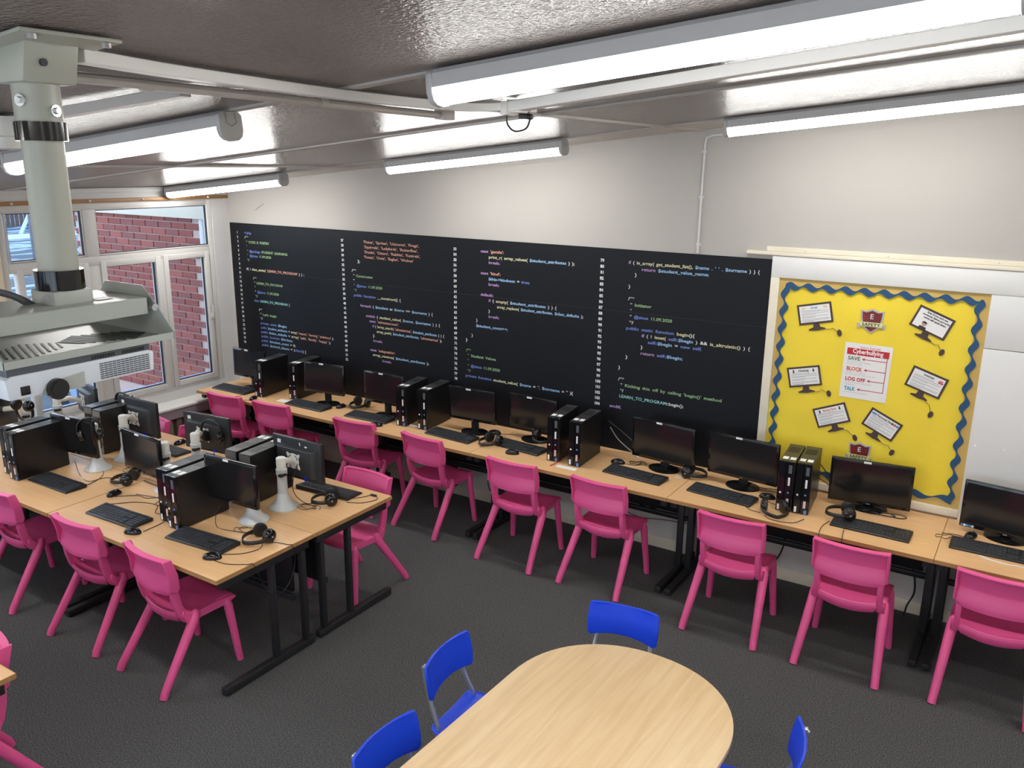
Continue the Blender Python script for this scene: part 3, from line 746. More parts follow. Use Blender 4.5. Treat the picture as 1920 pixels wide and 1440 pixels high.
for s,Y in ((0,YL),(1,YR)):
    MB().prism([(-.18,2.456),(.168,2.456),(.168,2.474),(.09,2.55),(.06,2.575),(-.09,2.575),(-.18,2.474)],Y-.0015,Y+.0015,'y').build('side_plate','bracket_grey',pj)
    MB().cyl((.09,Y*.96 if s else Y*.96,2.527),.009,.012,'x',10,T=tr(.018,0,0)).build('bolt','chrome',pj)
for side in (0,1):
    for i in range(11):
        y=YL+.035+side*.185+i*.0155; n=min(i+1,11-i)
        ln=.045+.020*n
        MB().box((0,0,0),(ln,.0045,.0012),T=tr(.04,y,2.4608)@rotT('Z',-.35 if side==0 else .45)).build('slot','black_plastic',pj)
pr=thing('projector','white ceiling projector with dark top and vents hanging in its cradle','projector',(PX,PY,0))
y0,y1=-4.835-PY,-4.497-PY
MB().prism([(y0,2.386),(y0-.004,2.43),(y0+.01,2.437),(y1-.01,2.437),(y1+.004,2.43),(y1,2.386)],-.16,.152,'x').build('body','proj_white',pr,bevel=.004)
MB().bb((-.155,y0+.003,2.434),(.149,y1-.003,2.453)).build('top_cover','proj_grey',pr,bevel=.004)
MB().bb((-.06,y0+.10,2.448),(.10,y1-.06,2.456)).build('mount_plate','bracket_grey',pr)
vg=MB()
for i in range(8):
    for k in range(12): vg.bb((.1515,y1-.135+k*.0105,2.392+i*.0048),(.1535,y1-.135+k*.0105+.0085,2.392+i*.0048+.0024))
vg.build('vent_grille','proj_grey',pr)
vg=MB()
for i in range(18): vg.bb((.1485,y1-.15+i*.0065+(.016 if i>8 else 0),2.439),(.1502,y1-.15+i*.0065+.0035+(.016 if i>8 else 0),2.447))
vg.build('top_grille','black_plastic',pr)
MB().prism([(-4.770-PY,2.384),(-4.755-PY,2.408),(-4.670-PY,2.418),(-4.670-PY,2.384)],.1515,.1535,'x').build('lens_recess','bracket_grey',pr)
MB().cyl((.155,-4.735-PY,2.393),.023,.016,'x',24).build('lens_barrel','black_gloss',pr,smooth=True)
MB().cyl((.1625,-4.735-PY,2.393),.016,.004,'x',24).build('lens','screen',pr,smooth=True)
MB().bb((.1515,-4.81-PY,2.393),(.154,-4.79-PY,2.412)).build('sensor_window','black_gloss',pr,bevel=.002)
vg=MB()
for i in range(5):
    for k in range(4): vg.bb((-.02+i*.03,y0-.0060,2.394+k*.009),(-.005+i*.03,y0-.0025,2.399+k*.009))
vg.build('side_grille','proj_grey',pr)
for i,(a,b,r) in enumerate(((.0,.03,.008),(.012,.02,.005),(.004,-.012,.006))):
    tag(MB().tube(catmull([(PX-.02,PY-.04,2.525+a),(PX-.02,PY-.10,2.545+a+b),(PX-.05,PY-.17,2.56+b),(PX-.1,PY-.22,2.53),(PX-.12,PY-.33-.03*i,2.49-.01*i)],5),r,8).build('projector_cable','proj_grey',smooth=True),['thick grey cable arching from the pole over the projector cradle','thin grey cable beside the thick one over the projector cradle','lowest grey cable leaving the pole above the projector cradle'][i],'cable')

# ------------------------------------------------------------------ desks
TOP=.72
def desk(x0,x1,yf,yb,label,group=None,legs_back=None):
    """front edge yf, rear edge yb (yb may be < yf for desks that face the other way)"""
    d=1 if yb>yf else -1
    t=thing('computer_desk',label,'desk',((x0+x1)/2,(yf+yb)/2,0),0,group)
    hx=(x1-x0)/2-.0015; cy=(yf+yb)/2; ylo,yhi=min(yf,yb)-cy,max(yf,yb)-cy
    MB().bb((-hx,ylo+.001,TOP-.025),(hx,yhi-.001,TOP)).build('tabletop','beech',t,bevel=.0015,seg=1)
    MB().bb((-hx,(yf-cy)-d*.0015,TOP-.0248),(hx,(yf-cy)+d*.0012,TOP-.0006)).build('edge_band','beech_edge',t)
    for s in (-1,1): MB().bb((s*hx-.0008,ylo+.002,TOP-.0248),(s*hx+.0008,yhi-.002,TOP-.0006)).build('edge_band','beech_edge',t)
    fy=lambda a:(yb-cy)-d*a      # distance from rear edge
    for s in (-1,1):
        x=s*(hx-.035)
        for a in (.31,.075):
            MB().bb((x-.022,fy(a)-.014,.05),(x+.022,fy(a)+.014,.64)).build('leg_post','black_metal',t,bevel=.004)
        MB().bb((x-.022,fy(.69),.005),(x+.022,fy(.02),.05)).build('foot','black_metal',t,bevel=.005)
        MB().bb((x-.022,fy(.665),.640),(x+.022,fy(.03),.694)).build('top_beam','black_metal',t,bevel=.004)
    MB().bb((-hx+.09,fy(.10)-.009,.36),(hx-.09,fy(.10)+.009,TOP-.026)).build('modesty_panel','black_plastic',t,bevel=.002)
    MB().bb((-hx+.055,fy(.13)-.015,.325),(hx-.055,fy(.13)+.015,.36)).build('cross_rail','black_metal',t,bevel=.003)
    return t
SX=[-2.843,-1.086,.367,1.974,3.587,5.19]
for i,l in enumerate(('beech topped desk at the window end of the wall row','second beech desk from the windows in the wall row','middle beech desk of the wall row with paired towers','beech desk of the wall row under the left part of the yellow board','last beech desk at the right end of the wall row')):
    desk(SX[i],SX[i+1],-.712,-.003,l)
IY=[-3.113,-2.405,-1.697]
desk(-1.157,.44,IY[0],IY[1]-.002,'right near desk of the back-to-back island facing the room')
desk(-2.76,-1.16,IY[0],IY[1]-.002,'left near desk of the back-to-back island, below the projector')
desk(-1.157,.44,IY[2],IY[1]+.002,'right far desk of the back-to-back island facing the long wall')
desk(-2.76,-1.16,IY[2],IY[1]+.002,'left far desk of the back-to-back island, nearest the windows')
desk(-1.2,.40,-4.13,-4.84,'beech desk whose corner shows at the lower left edge')

# ------------------------------------------------------------------ pink chairs (local +y = sitter's front)
def make_pink():
    t=thing('plastic_chair','','chair')
    # seat pan with upturned rear
    prof=[(-.064,.372,.150),(-.082,.392,.158),(-.090,.420,.166),(-.086,.436,.170),(-.070,.430,.176),(-.035,.415,.186),(.03,.408,.192),(.10,.411,.192),(.17,.421,.190),(.225,.424,.182),(.252,.414,.172),(.262,.398,.160)]
    rows=[]
    for i,(y,z,hw) in enumerate(prof):
        rows.append([(hw*u, y-(.022*(1-u*u) if i<5 else .008*(1-u*u) if i==5 else 0), z-(.016*(1-u*u) if i<5 else .010*(1-u*u))) for u in (-1,-.8,-.5,-.2,.2,.5,.8,1)])
    m=MB().sheet(rows,.010)
    # side rails joining the leg tops
    for s in (-1,1):
        m.prism([(-.075,.452),(-.045,.427),(.0,.415),(.18,.423),(.25,.419),(.262,.402),(.215,.385),(.165,.378),(.03,.372),(-.02,.352),(-.06,.37),(-.082,.42)],s*.178,s*.205,'x')
    m.build('seat','pink',t,smooth=True,bevel=.003,seg=1,angle=40)
    # backrest shell
    P=[(.772,-.160,.200),(.762,-.154,.203),(.715,-.134,.205),(.672,-.117,.206),(.660,-.117,.206),(.625,-.129,.206),(.592,-.140,.205),(.575,-.142,.188),(.556,-.142,.150)]
    rows=[]
    for z,y,hw in P:
        rows.append([(hw*u,y+.030*u*u-.014,z) for u in (-1,-.85,-.55,-.25,0,.25,.55,.85,1)])
    m=MB().sheet(rows,.011)
    top=[(.204*u,-.168+.030*u*u-.010,.776) for u in (-1,-.8,-.55,-.28,0,.28,.55,.8,1)]
    lip=[[(p[0],p[1]-.013,p[2]-.002) for p in top],[(p[0],p[1]+.022,p[2]+.002) for p in top]]
    m.sheet(lip,.012)
    for s in (-1,1):
        m.prism([(-.170,.781),(-.118,.781),(-.085,.68),(-.082,.60),(-.098,.575),(-.136,.592),(-.140,.67)],s*.196,s*.209,'x')
    m.build('backrest','pink',t,smooth=True,bevel=.0025,seg=1,angle=40)
    for s in (-1,1):
        MB().prism([(-.118,.60),(-.088,.61),(-.080,.56),(-.066,.48),(-.045,.43),(-.01,.405),(-.03,.365),(-.07,.375),(-.10,.43),(-.118,.50),(-.126,.56)],s*.160,s*.190,'x').build('side_strut','pink',t,bevel=.004,smooth=True)
        MB().tube([(s*.190,.012,.425),(s*.192,.004,.408),(s*.196,-.012,.372),(s*.2255,-.242,.03),(s*.2275,-.252,.001)],[.012,.026,.029,.0225,.0220],12,flat=1.0).build('leg','pink',t,smooth=True)
        MB().tube([(s*.188,.195,.412),(s*.190,.200,.398),(s*.194,.208,.372),(s*.2185,.243,.02),(s*.2200,.246,.001)],[.012,.023,.026,.020,.0195],10,flat=1.0).build('leg','pink',t,smooth=True)
    return t
PK=Maker(make_pink())
def pink(x,y,deg,label): return PK.put((x,y,0),A(deg),label)
# rear feet centre gives the place; origin sits .252 in front of the rear feet
pink(-2.33,-.665,3,'pink plastic chair at the window end of the wall desks')
pink(-1.76,-.625,3,'second pink chair from the windows at the wall desks')
pink(-.80,-.595,4,'third pink chair from the windows, behind the island corner')
pink(-.055,-.605,-6,'pink chair pulled up before the two towers and paired mice')
pink(.825,-.695,0,'pink chair in front of the paired towers at mid wall desks')
pink(1.528,-.690,-2,'pink chair right of the paired towers, above the far blue chair')
pink(2.475,-.775,1,'pink chair at the wall desk below the tower pair by the yellow board')
pink(3.18,-.778,0,'pink chair at the wall desk under the right part of the yellow board')
pink(3.925,-.745,0,'pink chair cut off by the right edge of the photo')
pink(-.055,-3.028,-5,'pink chair at the near right corner of the island')
pink(-.785,-3.015,2,'middle pink chair on the near side of the island')
pink(-1.675,-3.01,-2,'pink chair at the left edge on the near side of the island')
pink(.115,-1.715,178,'pink chair facing the room at the far right end of the island')
pink(-1.64,-1.745,181,'far-side pink chair of the island mostly hidden behind a monitor with a headset')
pink(-2.24,-1.745,178,'far-side pink chair of the island beside the radiator')
pink(.045,-4.22,176,'pink chair at the lower left desk corner')

# ------------------------------------------------------------------ oval table and blue chairs
ot=thing('oval_table','light beech table with rounded ends in the foreground','table',(2.640,-3.725,0),A(-1.5))
pts=[]; hw,hl,rr=.480,1.255,.50
for q,(cx,cy,a0) in enumerate(((0,hl-hw,0),(0,-(hl-hw),PI))):
    for i in range(33):
        a=a0+PI*i/32; ca,sa=math.cos(a),math.sin(a); e=.93
        pts.append((cx+hw*(abs(ca)**e)*(1 if ca>=0 else -1),cy+hw*(abs(sa)**e)*(1 if sa>=0 else -1)))
MB().prism(pts,TOP-.022,TOP,'z').build('tabletop','beech_light',ot,bevel=.002,seg=2)
MB().prism([(x*.985,y*.99) for x,y in pts],TOP-.026,TOP-.022,'z').build('underside','beech_edge',ot)
for sx in (-1,1):
    for sy in (-1,1): MB().tube([(sx*.36,sy*.80,TOP-.026),(sx*.38,sy*.86,0.0)],.018,12).build('leg','chrome',ot,smooth=True)
MB().tube([(-.36,.8,.66),(.36,.8,.66),(.36,-.8,.66),(-.36,-.8,.66)],.014,6,closed=True).build('frame','chrome',ot)
def make_blue():
    t=thing('school_chair','','chair')
    rows=[]
    for z,y,hw in ((.760,-.205,.155),(.757,-.204,.168),(.745,-.202,.176),(.70,-.192,.179),(.655,-.184,.179),(.622,-.180,.175),(.610,-.180,.160)):
        rows.append([(hw*u,y+.028*u*u,z-(.018*u*u if z<.63 else 0)) for u in (-1,-.8,-.5,-.2,.2,.5,.8,1)])
    MB().sheet(rows,.011).build('backrest','blue',t,smooth=True,bevel=.003,seg=2,angle=50)
    rows=[]
    for y,hw,dz in ((-.165,.14,.012),(-.155,.165,.006),(-.10,.185,-.004),(.0,.19,-.008),(.10,.19,-.004),(.17,.185,-.006),(.195,.17,-.018)):
        rows.append([(hw*u,y,.435+dz+.008*u*u) for u in (-1,-.8,-.4,0,.4,.8,1)])
    MB().sheet(rows,.011).build('seat','blue',t,smooth=True,bevel=.003,seg=1,angle=50)
    for s in (-1,1):
        MB().tube(catmull([(s*.132,-.212,.725),(s*.134,-.199,.65),(s*.138,-.178,.57),(s*.144,-.150,.50),(s*.150,-.128,.44),(s*.165,-.14,.30),(s*.175,-.19,.0)],5),.0105,10).build('leg','chrome',t,smooth=True)
        MB().tube(catmull([(s*.152,-.125,.424),(s*.155,.05,.420),(s*.160,.14,.415),(s*.170,.165,.36),(s*.180,.19,.0)],5),.0105,10).build('leg','chrome',t,smooth=True)
        MB().box((s*.132,-.207,.725),(.024,.014,.02)).build('fixing_tab','chrome',t,bevel=.003)
    MB().tube([(-.155,.10,.418),(.155,.10,.418)],.009,8).build('cross_bar','chrome',t)
    return t
BL=Maker(make_blue())
BL.put((2.409,-2.412,0),A(188.3),'blue plastic chair at the far rounded end of the oval table')
BL.put((2.045,-2.985,0),A(-86.3),'blue plastic chair at the left side of the oval table, nearer the pink chairs')
BL.put((2.198,-3.60,0),A(-91.7),'blue plastic chair at the bottom, cut off left of the oval table')
BL.put((3.19,-2.82,0),A(103),'blue plastic chair seen edge-on to the right of the oval table')

# ------------------------------------------------------------------ computers
def make_tower(rear=False):
    t=thing('computer_tower','','computer tower'); w,h,d=.098,.338,.376
    MB().bb((-w/2,.012,.004),(w/2,d,h)).build('case','case_black',t,bevel=.002,seg=1)
    MB().bb((-w/2+.002,.018,h),(w/2-.002,d-.004,h+.0012)).build('top_cover','case_top',t)
    b=MB().bb((-w/2,-.002,.002),(-.005,.014,h+.001)).bb((-.001,-.004,.002),(w/2,.014,h+.001)).build('front_bezel','black_gloss',t,bevel=.003,seg=1)
    MB().bb((.012,-.0055,h-.075),(.032,-.0038,h-.02)).build('drive_slot','proj_grey',t)
    MB().bb((.014,-.0055,.18),(.026,-.0038,.235)).build('sticker','label_white',t)
    MB().bb((.013,-.0055,.045),(.028,-.0038,.092)).build('sticker','label_pink',t)
    MB().bb((.020,-.0055,.006),(.036,-.0038,.030)).build('sticker','label_blue',t)
    MB().bb((.015,-.0055,.127),(.026,-.0038,.138)).build('badge','label_blue',t)
    MB().bb((-.040,-.0035,.010),(-.026,-.0018,.048)).build('sticker','label_white',t)
    MB().cyl((-.028,-.003,.128),.0065,.003,'y',10).build('power_button','label_white',t)
    for x in (-.022,.024): MB().bb((x-.018,.045,h+.0012),(x+.016,.095,h+.0018)).build('sticker','label_white',t)
    v=MB()
    for i in range(9): v.bb((-.035,.20+i*.013,h+.0012),(.035,.207+i*.013,h+.0020))
    v.build('vent','black_plastic',t)
    r=MB().bb((-w/2+.004,d,.01),(w/2-.004,d+.002,h-.006)).build('rear_plate','zinc',t)
    MB().bb((-.035,d+.002,.20),(.030,d+.010,.29)).build('port_cluster','black_plastic',r,bevel=.002,seg=1)
    MB().bb((-.03,d+.002,.05),(-.006,d+.006,.17)).bb((.004,d+.002,.05),(.012,d+.006,.17)).bb((.022,d+.002,.05),(.030,d+.006,.17)).build('card_slot','black_metal',r)
    for y in (.05,.32): MB().bb((-.04,y-.01,0),(.04,y+.01,.005)).build('foot','rubber',t)
    for y in (.06,.33): MB().cyl((w/2+.0005,y,.275 if y<.1 else .05),.006,.0015,'x',10).build('side_screw','black_metal',t)
    return t
TW=Maker(make_tower())
for x,y,a,l in ((-2.161,-.535,8,'black computer tower on the window-end wall desk, right of the first monitor'),(-1.838,-.416,8,'black computer tower partly behind the second monitor of the wall row'),
    (-.491,-.482,9,'left one of the two black towers between the third and fourth wall monitors'),(-.284,-.459,5.8,'right one of the two black towers between the third and fourth wall monitors'),
    (.989,-.517,6.6,'left black tower of the mid-wall pair, touching the keyboard'),(1.173,-.524,4,'right black tower of the mid-wall pair beside the empty desk space'),
    (2.682,-.500,4.9,'left black tower of the tight pair before the yellow board'),(2.786,-.485,4.8,'right black tower of the tight pair before the yellow board'),
    (-.300,-2.822,2,'rightmost black tower on the near side of the island'),(-.432,-2.783,5,'second tower from the right on the near side of the island'),
    (-1.895,-2.921,4,'black tower with its large side showing at the left of the island'),(-2.040,-2.885,5.5,'black tower at the left edge of the island, against its neighbour')):
    TW.put((x,y,TOP),A(a),l)
# towers on the far side of the island stand the other way round: their metal backs face the room
for x,y,a,l in ((-1.913,-2.278,1,'tower with its metal back showing behind the hanging headset'),(-2.052,-2.258,3,'left tower with its metal back showing, far side of the island'),
    (-.235,-2.323,6,'tower with its metal back showing behind the rightmost island monitor'),(-.372,-2.319,6,'left tower of the metal-backed pair behind the rightmost island monitor')):
    ar=A(a+180); px=x-math.sin(A(a))*.376; py=y+math.cos(A(a))*.376
    TW.put((px,py,TOP),ar,l)
def make_monitor(w,h,stand=True,stickers=False,name='monitor'):
    """local origin at desk level under the screen centre; zc passed by the builder"""
    t=thing(name,'','monitor'); 
    return t
def monitor(x,y,deg,zc_,w,h,label,stand=True,tilt=0,sticker=True,back=False,dx=0,badge=None,group=None):
    t=thing('monitor',label,'monitor',(x,y,TOP),A(deg),group)
    Z=zc_-TOP
    T=tr(0,0,Z)@rotT('X',-A(tilt))
    sgn=1
    # -y is the screen side
    MB().box((0,.012,0),(w,.026,h),T=T).build('bezel','black_gloss' if not back else 'black_plastic',t,bevel=.004)
    MB().box((0,-.0012,.004),(w-.034,.0016,h-.040),T=T).build('screen','screen',t)
    m=MB(); bw_,bh=w*.80,h*.66
    m.add([(-bw_/2,.024,-bh/2-.02),(bw_/2,.024,-bh/2-.02),(bw_/2,.024,bh/2),(-bw_/2,.024,bh/2),(-bw_*.44,.056,-bh*.46-.02),(bw_*.44,.056,-bh*.46-.02),(bw_*.44,.056,bh*.42),(-bw_*.44,.056,bh*.42)],[(0,1,2,3),(7,6,5,4),(0,4,5,1),(1,5,6,2),(2,6,7,3),(3,7,4,0)],0,T)
    m.build('back_cover','monitor_back',t,bevel=.006)
    MB().box((0,.0255,0),(w-.012,.003,h-.012),T=T).build('back_shell','monitor_back',t,bevel=.001,seg=1)
    MB().box((0,-.0022,-h/2+.009),(.022,.002,.005),T=T).build('badge','zinc',t)
    if sticker: MB().box((-w*.06,-.0025,h/2-.008),(.045,.002,.013),T=T).build('sticker','label_white',t)
    if stand:
        MB().lathe([(.118,0),(.116,.008),(.07,.016),(.04,.022)],32,0,tr(0,.045,0)@Matrix.Diagonal((1,.80,1,1))).build('base','black_gloss',t,smooth=True)
        MB().bb((-.032,.042,.012),(.032,.066,Z-.05)).build('neck','black_plastic',t,bevel=.006)
    if back:
        MB().box((w*.36,.0275,h*.36),(.030,.002,.026),T=T).build('sticker','label_white',t)
        MB().box((-w*.22,.050,-h*.40),(.020,.02,.026),T=T).build('plug','blue_plug',t,bevel=.003)
        if badge:
            MB().add([],[]).box((-w*.14,.0275,h*.34),(.008,.002,.020),T=T@rotT('Y',.3)).prism([(-w*.19-.014,h*.36),(-w*.19,h*.375),(-w*.19+.012,h*.36),(-w*.19,h*.32)],.0268,.0286,'y',T=T).build('sticker','label_white',t)
    return t
SW,SH=.44,.275
monitor(-2.462,-.381,0,.968,SW,SH,'slim black monitor at the window end of the wall desks',tilt=1)
monitor(-1.468,-.386,6.5,.968,SW,SH,'black monitor with a grey sheen, second from the windows at the wall',tilt=4)
monitor(-.787,-.357,0,.970,SW,SH,'black monitor, third from the windows, left of two towers')
monitor(.110,-.314,2.6,.961,SW,SH,'black monitor right of two towers at the wall desks, fourth from the windows',tilt=-3)
monitor(.623,-.207,0,.949,SW,SH,'black monitor left of the mid-wall tower pair, headset on its base',tilt=-3)
monitor(1.739,-.251,-6,.933,.497,.297,'wide black monitor right of the mid-wall tower pair, below the end of the code',tilt=-2)
monitor(2.326,-.267,-4.9,.935,.497,.297,'wide black monitor overlapping the edge of the mural and the yellow board',tilt=-2)
monitor(3.133,-.180,7,.902,.493,.297,'wide black monitor in front of the lower E SAFETY shield',tilt=-3)
m9=monitor(3.905,-.215,-7,.900,.497,.297,'wide black monitor at the right edge with coloured stickers at its corner',sticker=False)
for i,c in enumerate(('label_blue','label_white','label_blue','ink_teal','label_white')):
    MB().box((-.232+i*.0145,-.0035,.900-TOP-.136),(.012,.002,.012)).build('sticker',c,m9)
IM=[(-1.757,-2.555,6,.964,0,-3,'island monitor at the left with a headset hung over its corner'),(-1.024,-2.525,-3.9,.966,0,0,'island monitor with a brownish screen between tower groups'),(-.073,-2.575,2,.993,0,1,'rightmost near-side island monitor above the coiled cables')]
for x,y,a,z,b,ti,l in IM: monitor(x,y,a,z,SW,SH,l,stand=False,tilt=ti)
IB=[(-.048,-2.030,180.2,.987,'monitor with its back to the room and a white scribble, right end of island',True),(-1.078,-1.935,186,.951,'monitor with its back to the room carrying a hung headset, centre of the island',False),(-1.775,-2.010,182,.972,'monitor with its back to the room and two pale stickers, behind the left screens',False),(-2.530,-1.95,165,.968,'monitor with its back to the room just below the projector lens',False),(-2.63,-2.60,125,.975,'monitor back at the far left edge under the projector',False)]
for x,y,a,z,l,bd in IB: monitor(x,y,a,z,SW,SH,l,stand=False,back=True,badge=bd)
# monitor posts on the island
def post(x,y,mx,my,mdeg,label,mz=1.0,near=False):
    t=thing('monitor_post',label,'monitor stand',(x,y,TOP))
    MB().lathe([(.092,0),(.093,.006),(.088,.012),(.062,.030),(.045,.055),(.036,.090),(.0335,.10)],32).build('base','arm_grey',t,smooth=True)
    MB().lathe([(.033,.10),(.030,.245)],28).build('column','arm_grey',t,smooth=True)
    MB().lathe([(.035,.225),(.036,.26),(.031,.265)],28).build('collar','arm_grey',t,smooth=True)
    MB().lathe([(.030,.265),(.031,.325),(.030,.333),(.024,.338)],28).build('cap','arm_white',t,smooth=True)
    MB().box((.028,-.02,.23),(.03,.05,.018)).build('cable_clip','black_plastic',t,bevel=.004)
    # arm to the plate at the monitor's back
    nx,ny=-math.sin(A(mdeg)),math.cos(A(mdeg))   # monitor's back direction
    bxp,byp=mx+nx*.060-x,my+ny*.060-y; z=mz-TOP
    MB().tube([(0,0,.30),((bxp+nx*.02)*.55,(byp+ny*.02)*.55,.295),(bxp+nx*.012,byp+ny*.012,z)],[.020,.019,.022],10).build('arm','arm_white',t,smooth=True)
    T=tr(bxp,byp,z)@rotT('Z',A(mdeg))
    P=[(-.055,.055),(-.035,.045),(0,.052),(.035,.045),(.055,.055),(.058,.04),(.045,.02),(.050,0),(.045,-.02),(.058,-.04),(.055,-.055),(.035,-.045),(0,-.052),(-.035,-.045),(-.055,-.055),(-.058,-.04),(-.045,-.02),(-.050,0),(-.045,.02),(-.058,.04)]
    pl_=MB().prism(P,-.003,.003,'y',T=T).build('mount_plate','arm_white',t,bevel=.001,seg=1)
    for sx in (-1,1):
        for sz in (-1,1): MB().tube([(sx*.040,.0035,sz*.012),(sx*.032,.0035,sz*.030),(sx*.018,.0035,sz*.040)],.0028,5,T=T).build('slot','black_plastic',pl_)
    return t
post(-.012,-2.225,-.048,-2.030,180.2,'grey trumpet-footed post holding the scribbled monitor at the right end of the island',.985)
post(-.010,-2.468,-.073,-2.575,2,'grey post hidden behind the rightmost near-side island monitor, its foot showing',.99)
post(-.87,-2.21,-1.078,-1.935,186,'grey post with a headset beside it at the centre of the island',.95)
post(-.875,-2.445,-1.024,-2.525,-3.9,'grey post just right of the brownish screen',.965)
post(-1.65,-2.235,-1.775,-2.010,182,'grey post holding the monitor with two pale stickers',.97)
post(-1.63,-2.475,-1.757,-2.555,6,'grey post behind the hung headset at the left of the island',.965)
post(-2.545,-2.215,-2.530,-1.95,165,'pale post right below the projector lens',.97)
post(-2.57,-2.445,-2.66,-2.62,125,'pale post at the far left edge under the projector',.975)

def make_keyboard():
    t=thing('keyboard','','keyboard')
    MB().prism([(-.075,0),(.075,0),(.078,.020),(.070,.026),(-.070,.013),(-.078,.008)],-.226,.226,'x').build('base','key_base',t,bevel=.003)
    k=MB()
    T=tr(0,0,.0195)@rotT('X',math.atan(13/140))
    for r in range(6):
        yy=-.052+r*.0205+(.006 if r==5 else 0)
        xs_=[]
        if r==0: ws=[1.25,1.25,1.25,5.6,1.25,1.25,1.25,1.25]
        else: ws=[1]*14
        tot=sum(ws); u=.275/tot; x=-.213
        for w_ in ws: k.box((x+w_*u/2,yy,.001),(w_*u-.0028,.0168 if r<5 else .012,.006),T=T,top=.94); x+=w_*u
        for i in range(3):
            if r not in (2,) : k.box((.075+i*.0185,yy,.001),(.0158,.0165 if r<5 else .012,.006),T=T,top=.94)
        if r<5:
            for i in range(4): k.box((.140+i*.0185+.008,yy,.001),(.0158,.0165,.006),T=T,top=.94)
    o=k.build('keys','key',t); o['kind']='stuff'
    MB().box((.19,.062,.0085),(.045,.004,.001),T=T).build('lettering','zinc',t)
    return t
KB=Maker(make_keyboard())
for x,y,a,l in ((-2.554,-.503,1.5,'black keyboard at the window end of the wall desks'),(-1.562,-.50,-.5,'black keyboard in front of the second wall monitor'),(-.862,-.46,3,'black keyboard in front of the third wall monitor'),
    (.022,-.47,-3.2,'black keyboard between the window-side tower pair and a headset'),(.62,-.40,-5,'black keyboard under the mouse and headset beside the mid-wall towers'),(1.628,-.454,-4,'black keyboard with a mouse at its upper left corner, wall desks'),
    (2.268,-.466,-6,'black keyboard left of the tight tower pair'),(3.211,-.490,-1,'black keyboard with a headset resting on its left end'),(3.865,-.425,0,'black keyboard at the right edge with a white cable under it'),
    (-1.587,-2.802,.6,'black keyboard on the left near desk of the island'),(-.733,-2.902,2,'black keyboard with the mouse against its lower edge, island near side'),(-.019,-2.842,4.5,'black keyboard at the near right corner of the island')):
    KB.put((x,y,TOP),A(a),l)
KB.put((.03,-1.865,TOP),A(183),'black keyboard behind the monitor at the far right of the island')
KB.put((-1.60,-1.95,TOP),A(180),'black keyboard peeping out behind the brownish island screen')
def make_mouse():
    t=thing('mouse','','mouse')
    rows=[]; 
    m=MB(); N=14; prof=[(0,0),(.35,.9),(.62,1.0),(.85,.86),(1,.0)]
    vs=[];n=16
    R=[(1.0,.0),(1.04,.25),(.98,.55),(.80,.82),(.45,.97),(.0001,1.0)]
    for r,zz in R:
        for j in range(n):
            a=2*PI*j/n; x=.030*r*math.cos(a)*(1-.12*math.cos(2*a)*.5); y=.053*r*math.sin(a)
            vs.append((x,y-.004*zz,.034*zz*(1-.18*(y/.053)**2)))
    fs=[tuple(range(n-1,-1,-1))]
    for i in range(len(R)-1):
        for j in range(n): fs.append((i*n+j,i*n+(j+1)%n,(i+1)*n+(j+1)%n,(i+1)*n+j))
    m.add(vs,fs); m.build('shell','black_gloss',t,smooth=True,angle=80)
    MB().cyl((0,.028,.029),.007,.006,'x',12).build('scroll_wheel','proj_grey',t)
    MB().bb((-.0006,.012,.0315),(.0006,.024,.0335)).build('button_gap','rubber',t)
    return t
MS=Maker(make_mouse())
def mouse(x,y,a,l,cable=None):
    o=MS.put((x,y,TOP if len(l) else TOP),A(a),l); return o
mouse(-2.141,-.625,20,'mouse beside the first tower at the window end')
mouse(-1.292,-.36,-5,'small mouse right of the second wall keyboard')
mouse(-.665,-.597,-60,'mouse in front of the third wall keyboard, before the left tower')
mouse(.271,-.215,-70,'mouse right of the fourth wall monitor base')
mouse(.651,-.545,-70,'mouse at the desk edge below the fifth wall keyboard')
mouse(1.413,-.283,-75,'mouse above the left end of the keyboard right of the mid-wall towers')
mouse(2.535,-.335,-80,'mouse between the wide monitor and the tight tower pair')
mouse(3.735,-.265,-20,'mouse with a silver mark behind the keyboard at the right edge')
mouse(-1.088,-2.703,5,'mouse below the headset on the left near desk of the island')
mouse(-.455,-2.995,-65,'mouse at the lower right end of the island middle keyboard')
mouse(.205,-2.950,-55,'mouse at the near right corner of the island')
mouse(-1.62,-1.80,0,'mouse behind the brownish island screen, by the far chair')

def make_headset():
    """lying: band in the xy plane opening towards +y; cups at the ends"""
    t=thing('headset','','headphones')
    band=[]; 
    for i in range(17):
        a=PI*(1.0+i/16); band.append((.080*math.cos(a),.085*math.sin(a)+.0,.020+.012*abs(math.cos(a))))
    pts=[(-.079,.045,.036)]+band+[(.079,.045,.036)]
    m=MB()
    # flat strap: sheet of two rows (lower and upper rim), standing on its edge
    rows=[[(p[0],p[1],p[2]-.012) for p in pts],[(p[0]*.97,p[1]*.97,p[2]+.012) for p in pts]]
    m.sheet(rows,.008); m.build('headband','leather',t,smooth=True,bevel=.002,seg=1,angle=50)
    for s in (-1,1):
        T=tr(s*.064,.050,.042)@rotT('Z',s*.25)@rotT('Y',s*PI/2)
        MB().lathe([(.028,-.024),(.041,-.021),(.043,-.008),(.039,.000)],24,0,T).build('ear_cushion','leather',t,smooth=True,angle=60)
        c=MB().lathe([(.039,.0),(.038,.010),(.026,.018),(.010,.020)],24,0,T).build('ear_cup','black_gloss',t,smooth=True,angle=60)
        MB().lathe([(.006,.0195),(.006,.0215)],12,0,T).build('cup_badge','zinc',c)
    return t
HS=Maker(make_headset())
def headset(x,y,z,rz,l,rx=0,ry=0):
    o=HS.put((x,y,z),A(rz),l); o.rotation_euler=(A(rx),A(ry),A(rz)); return o
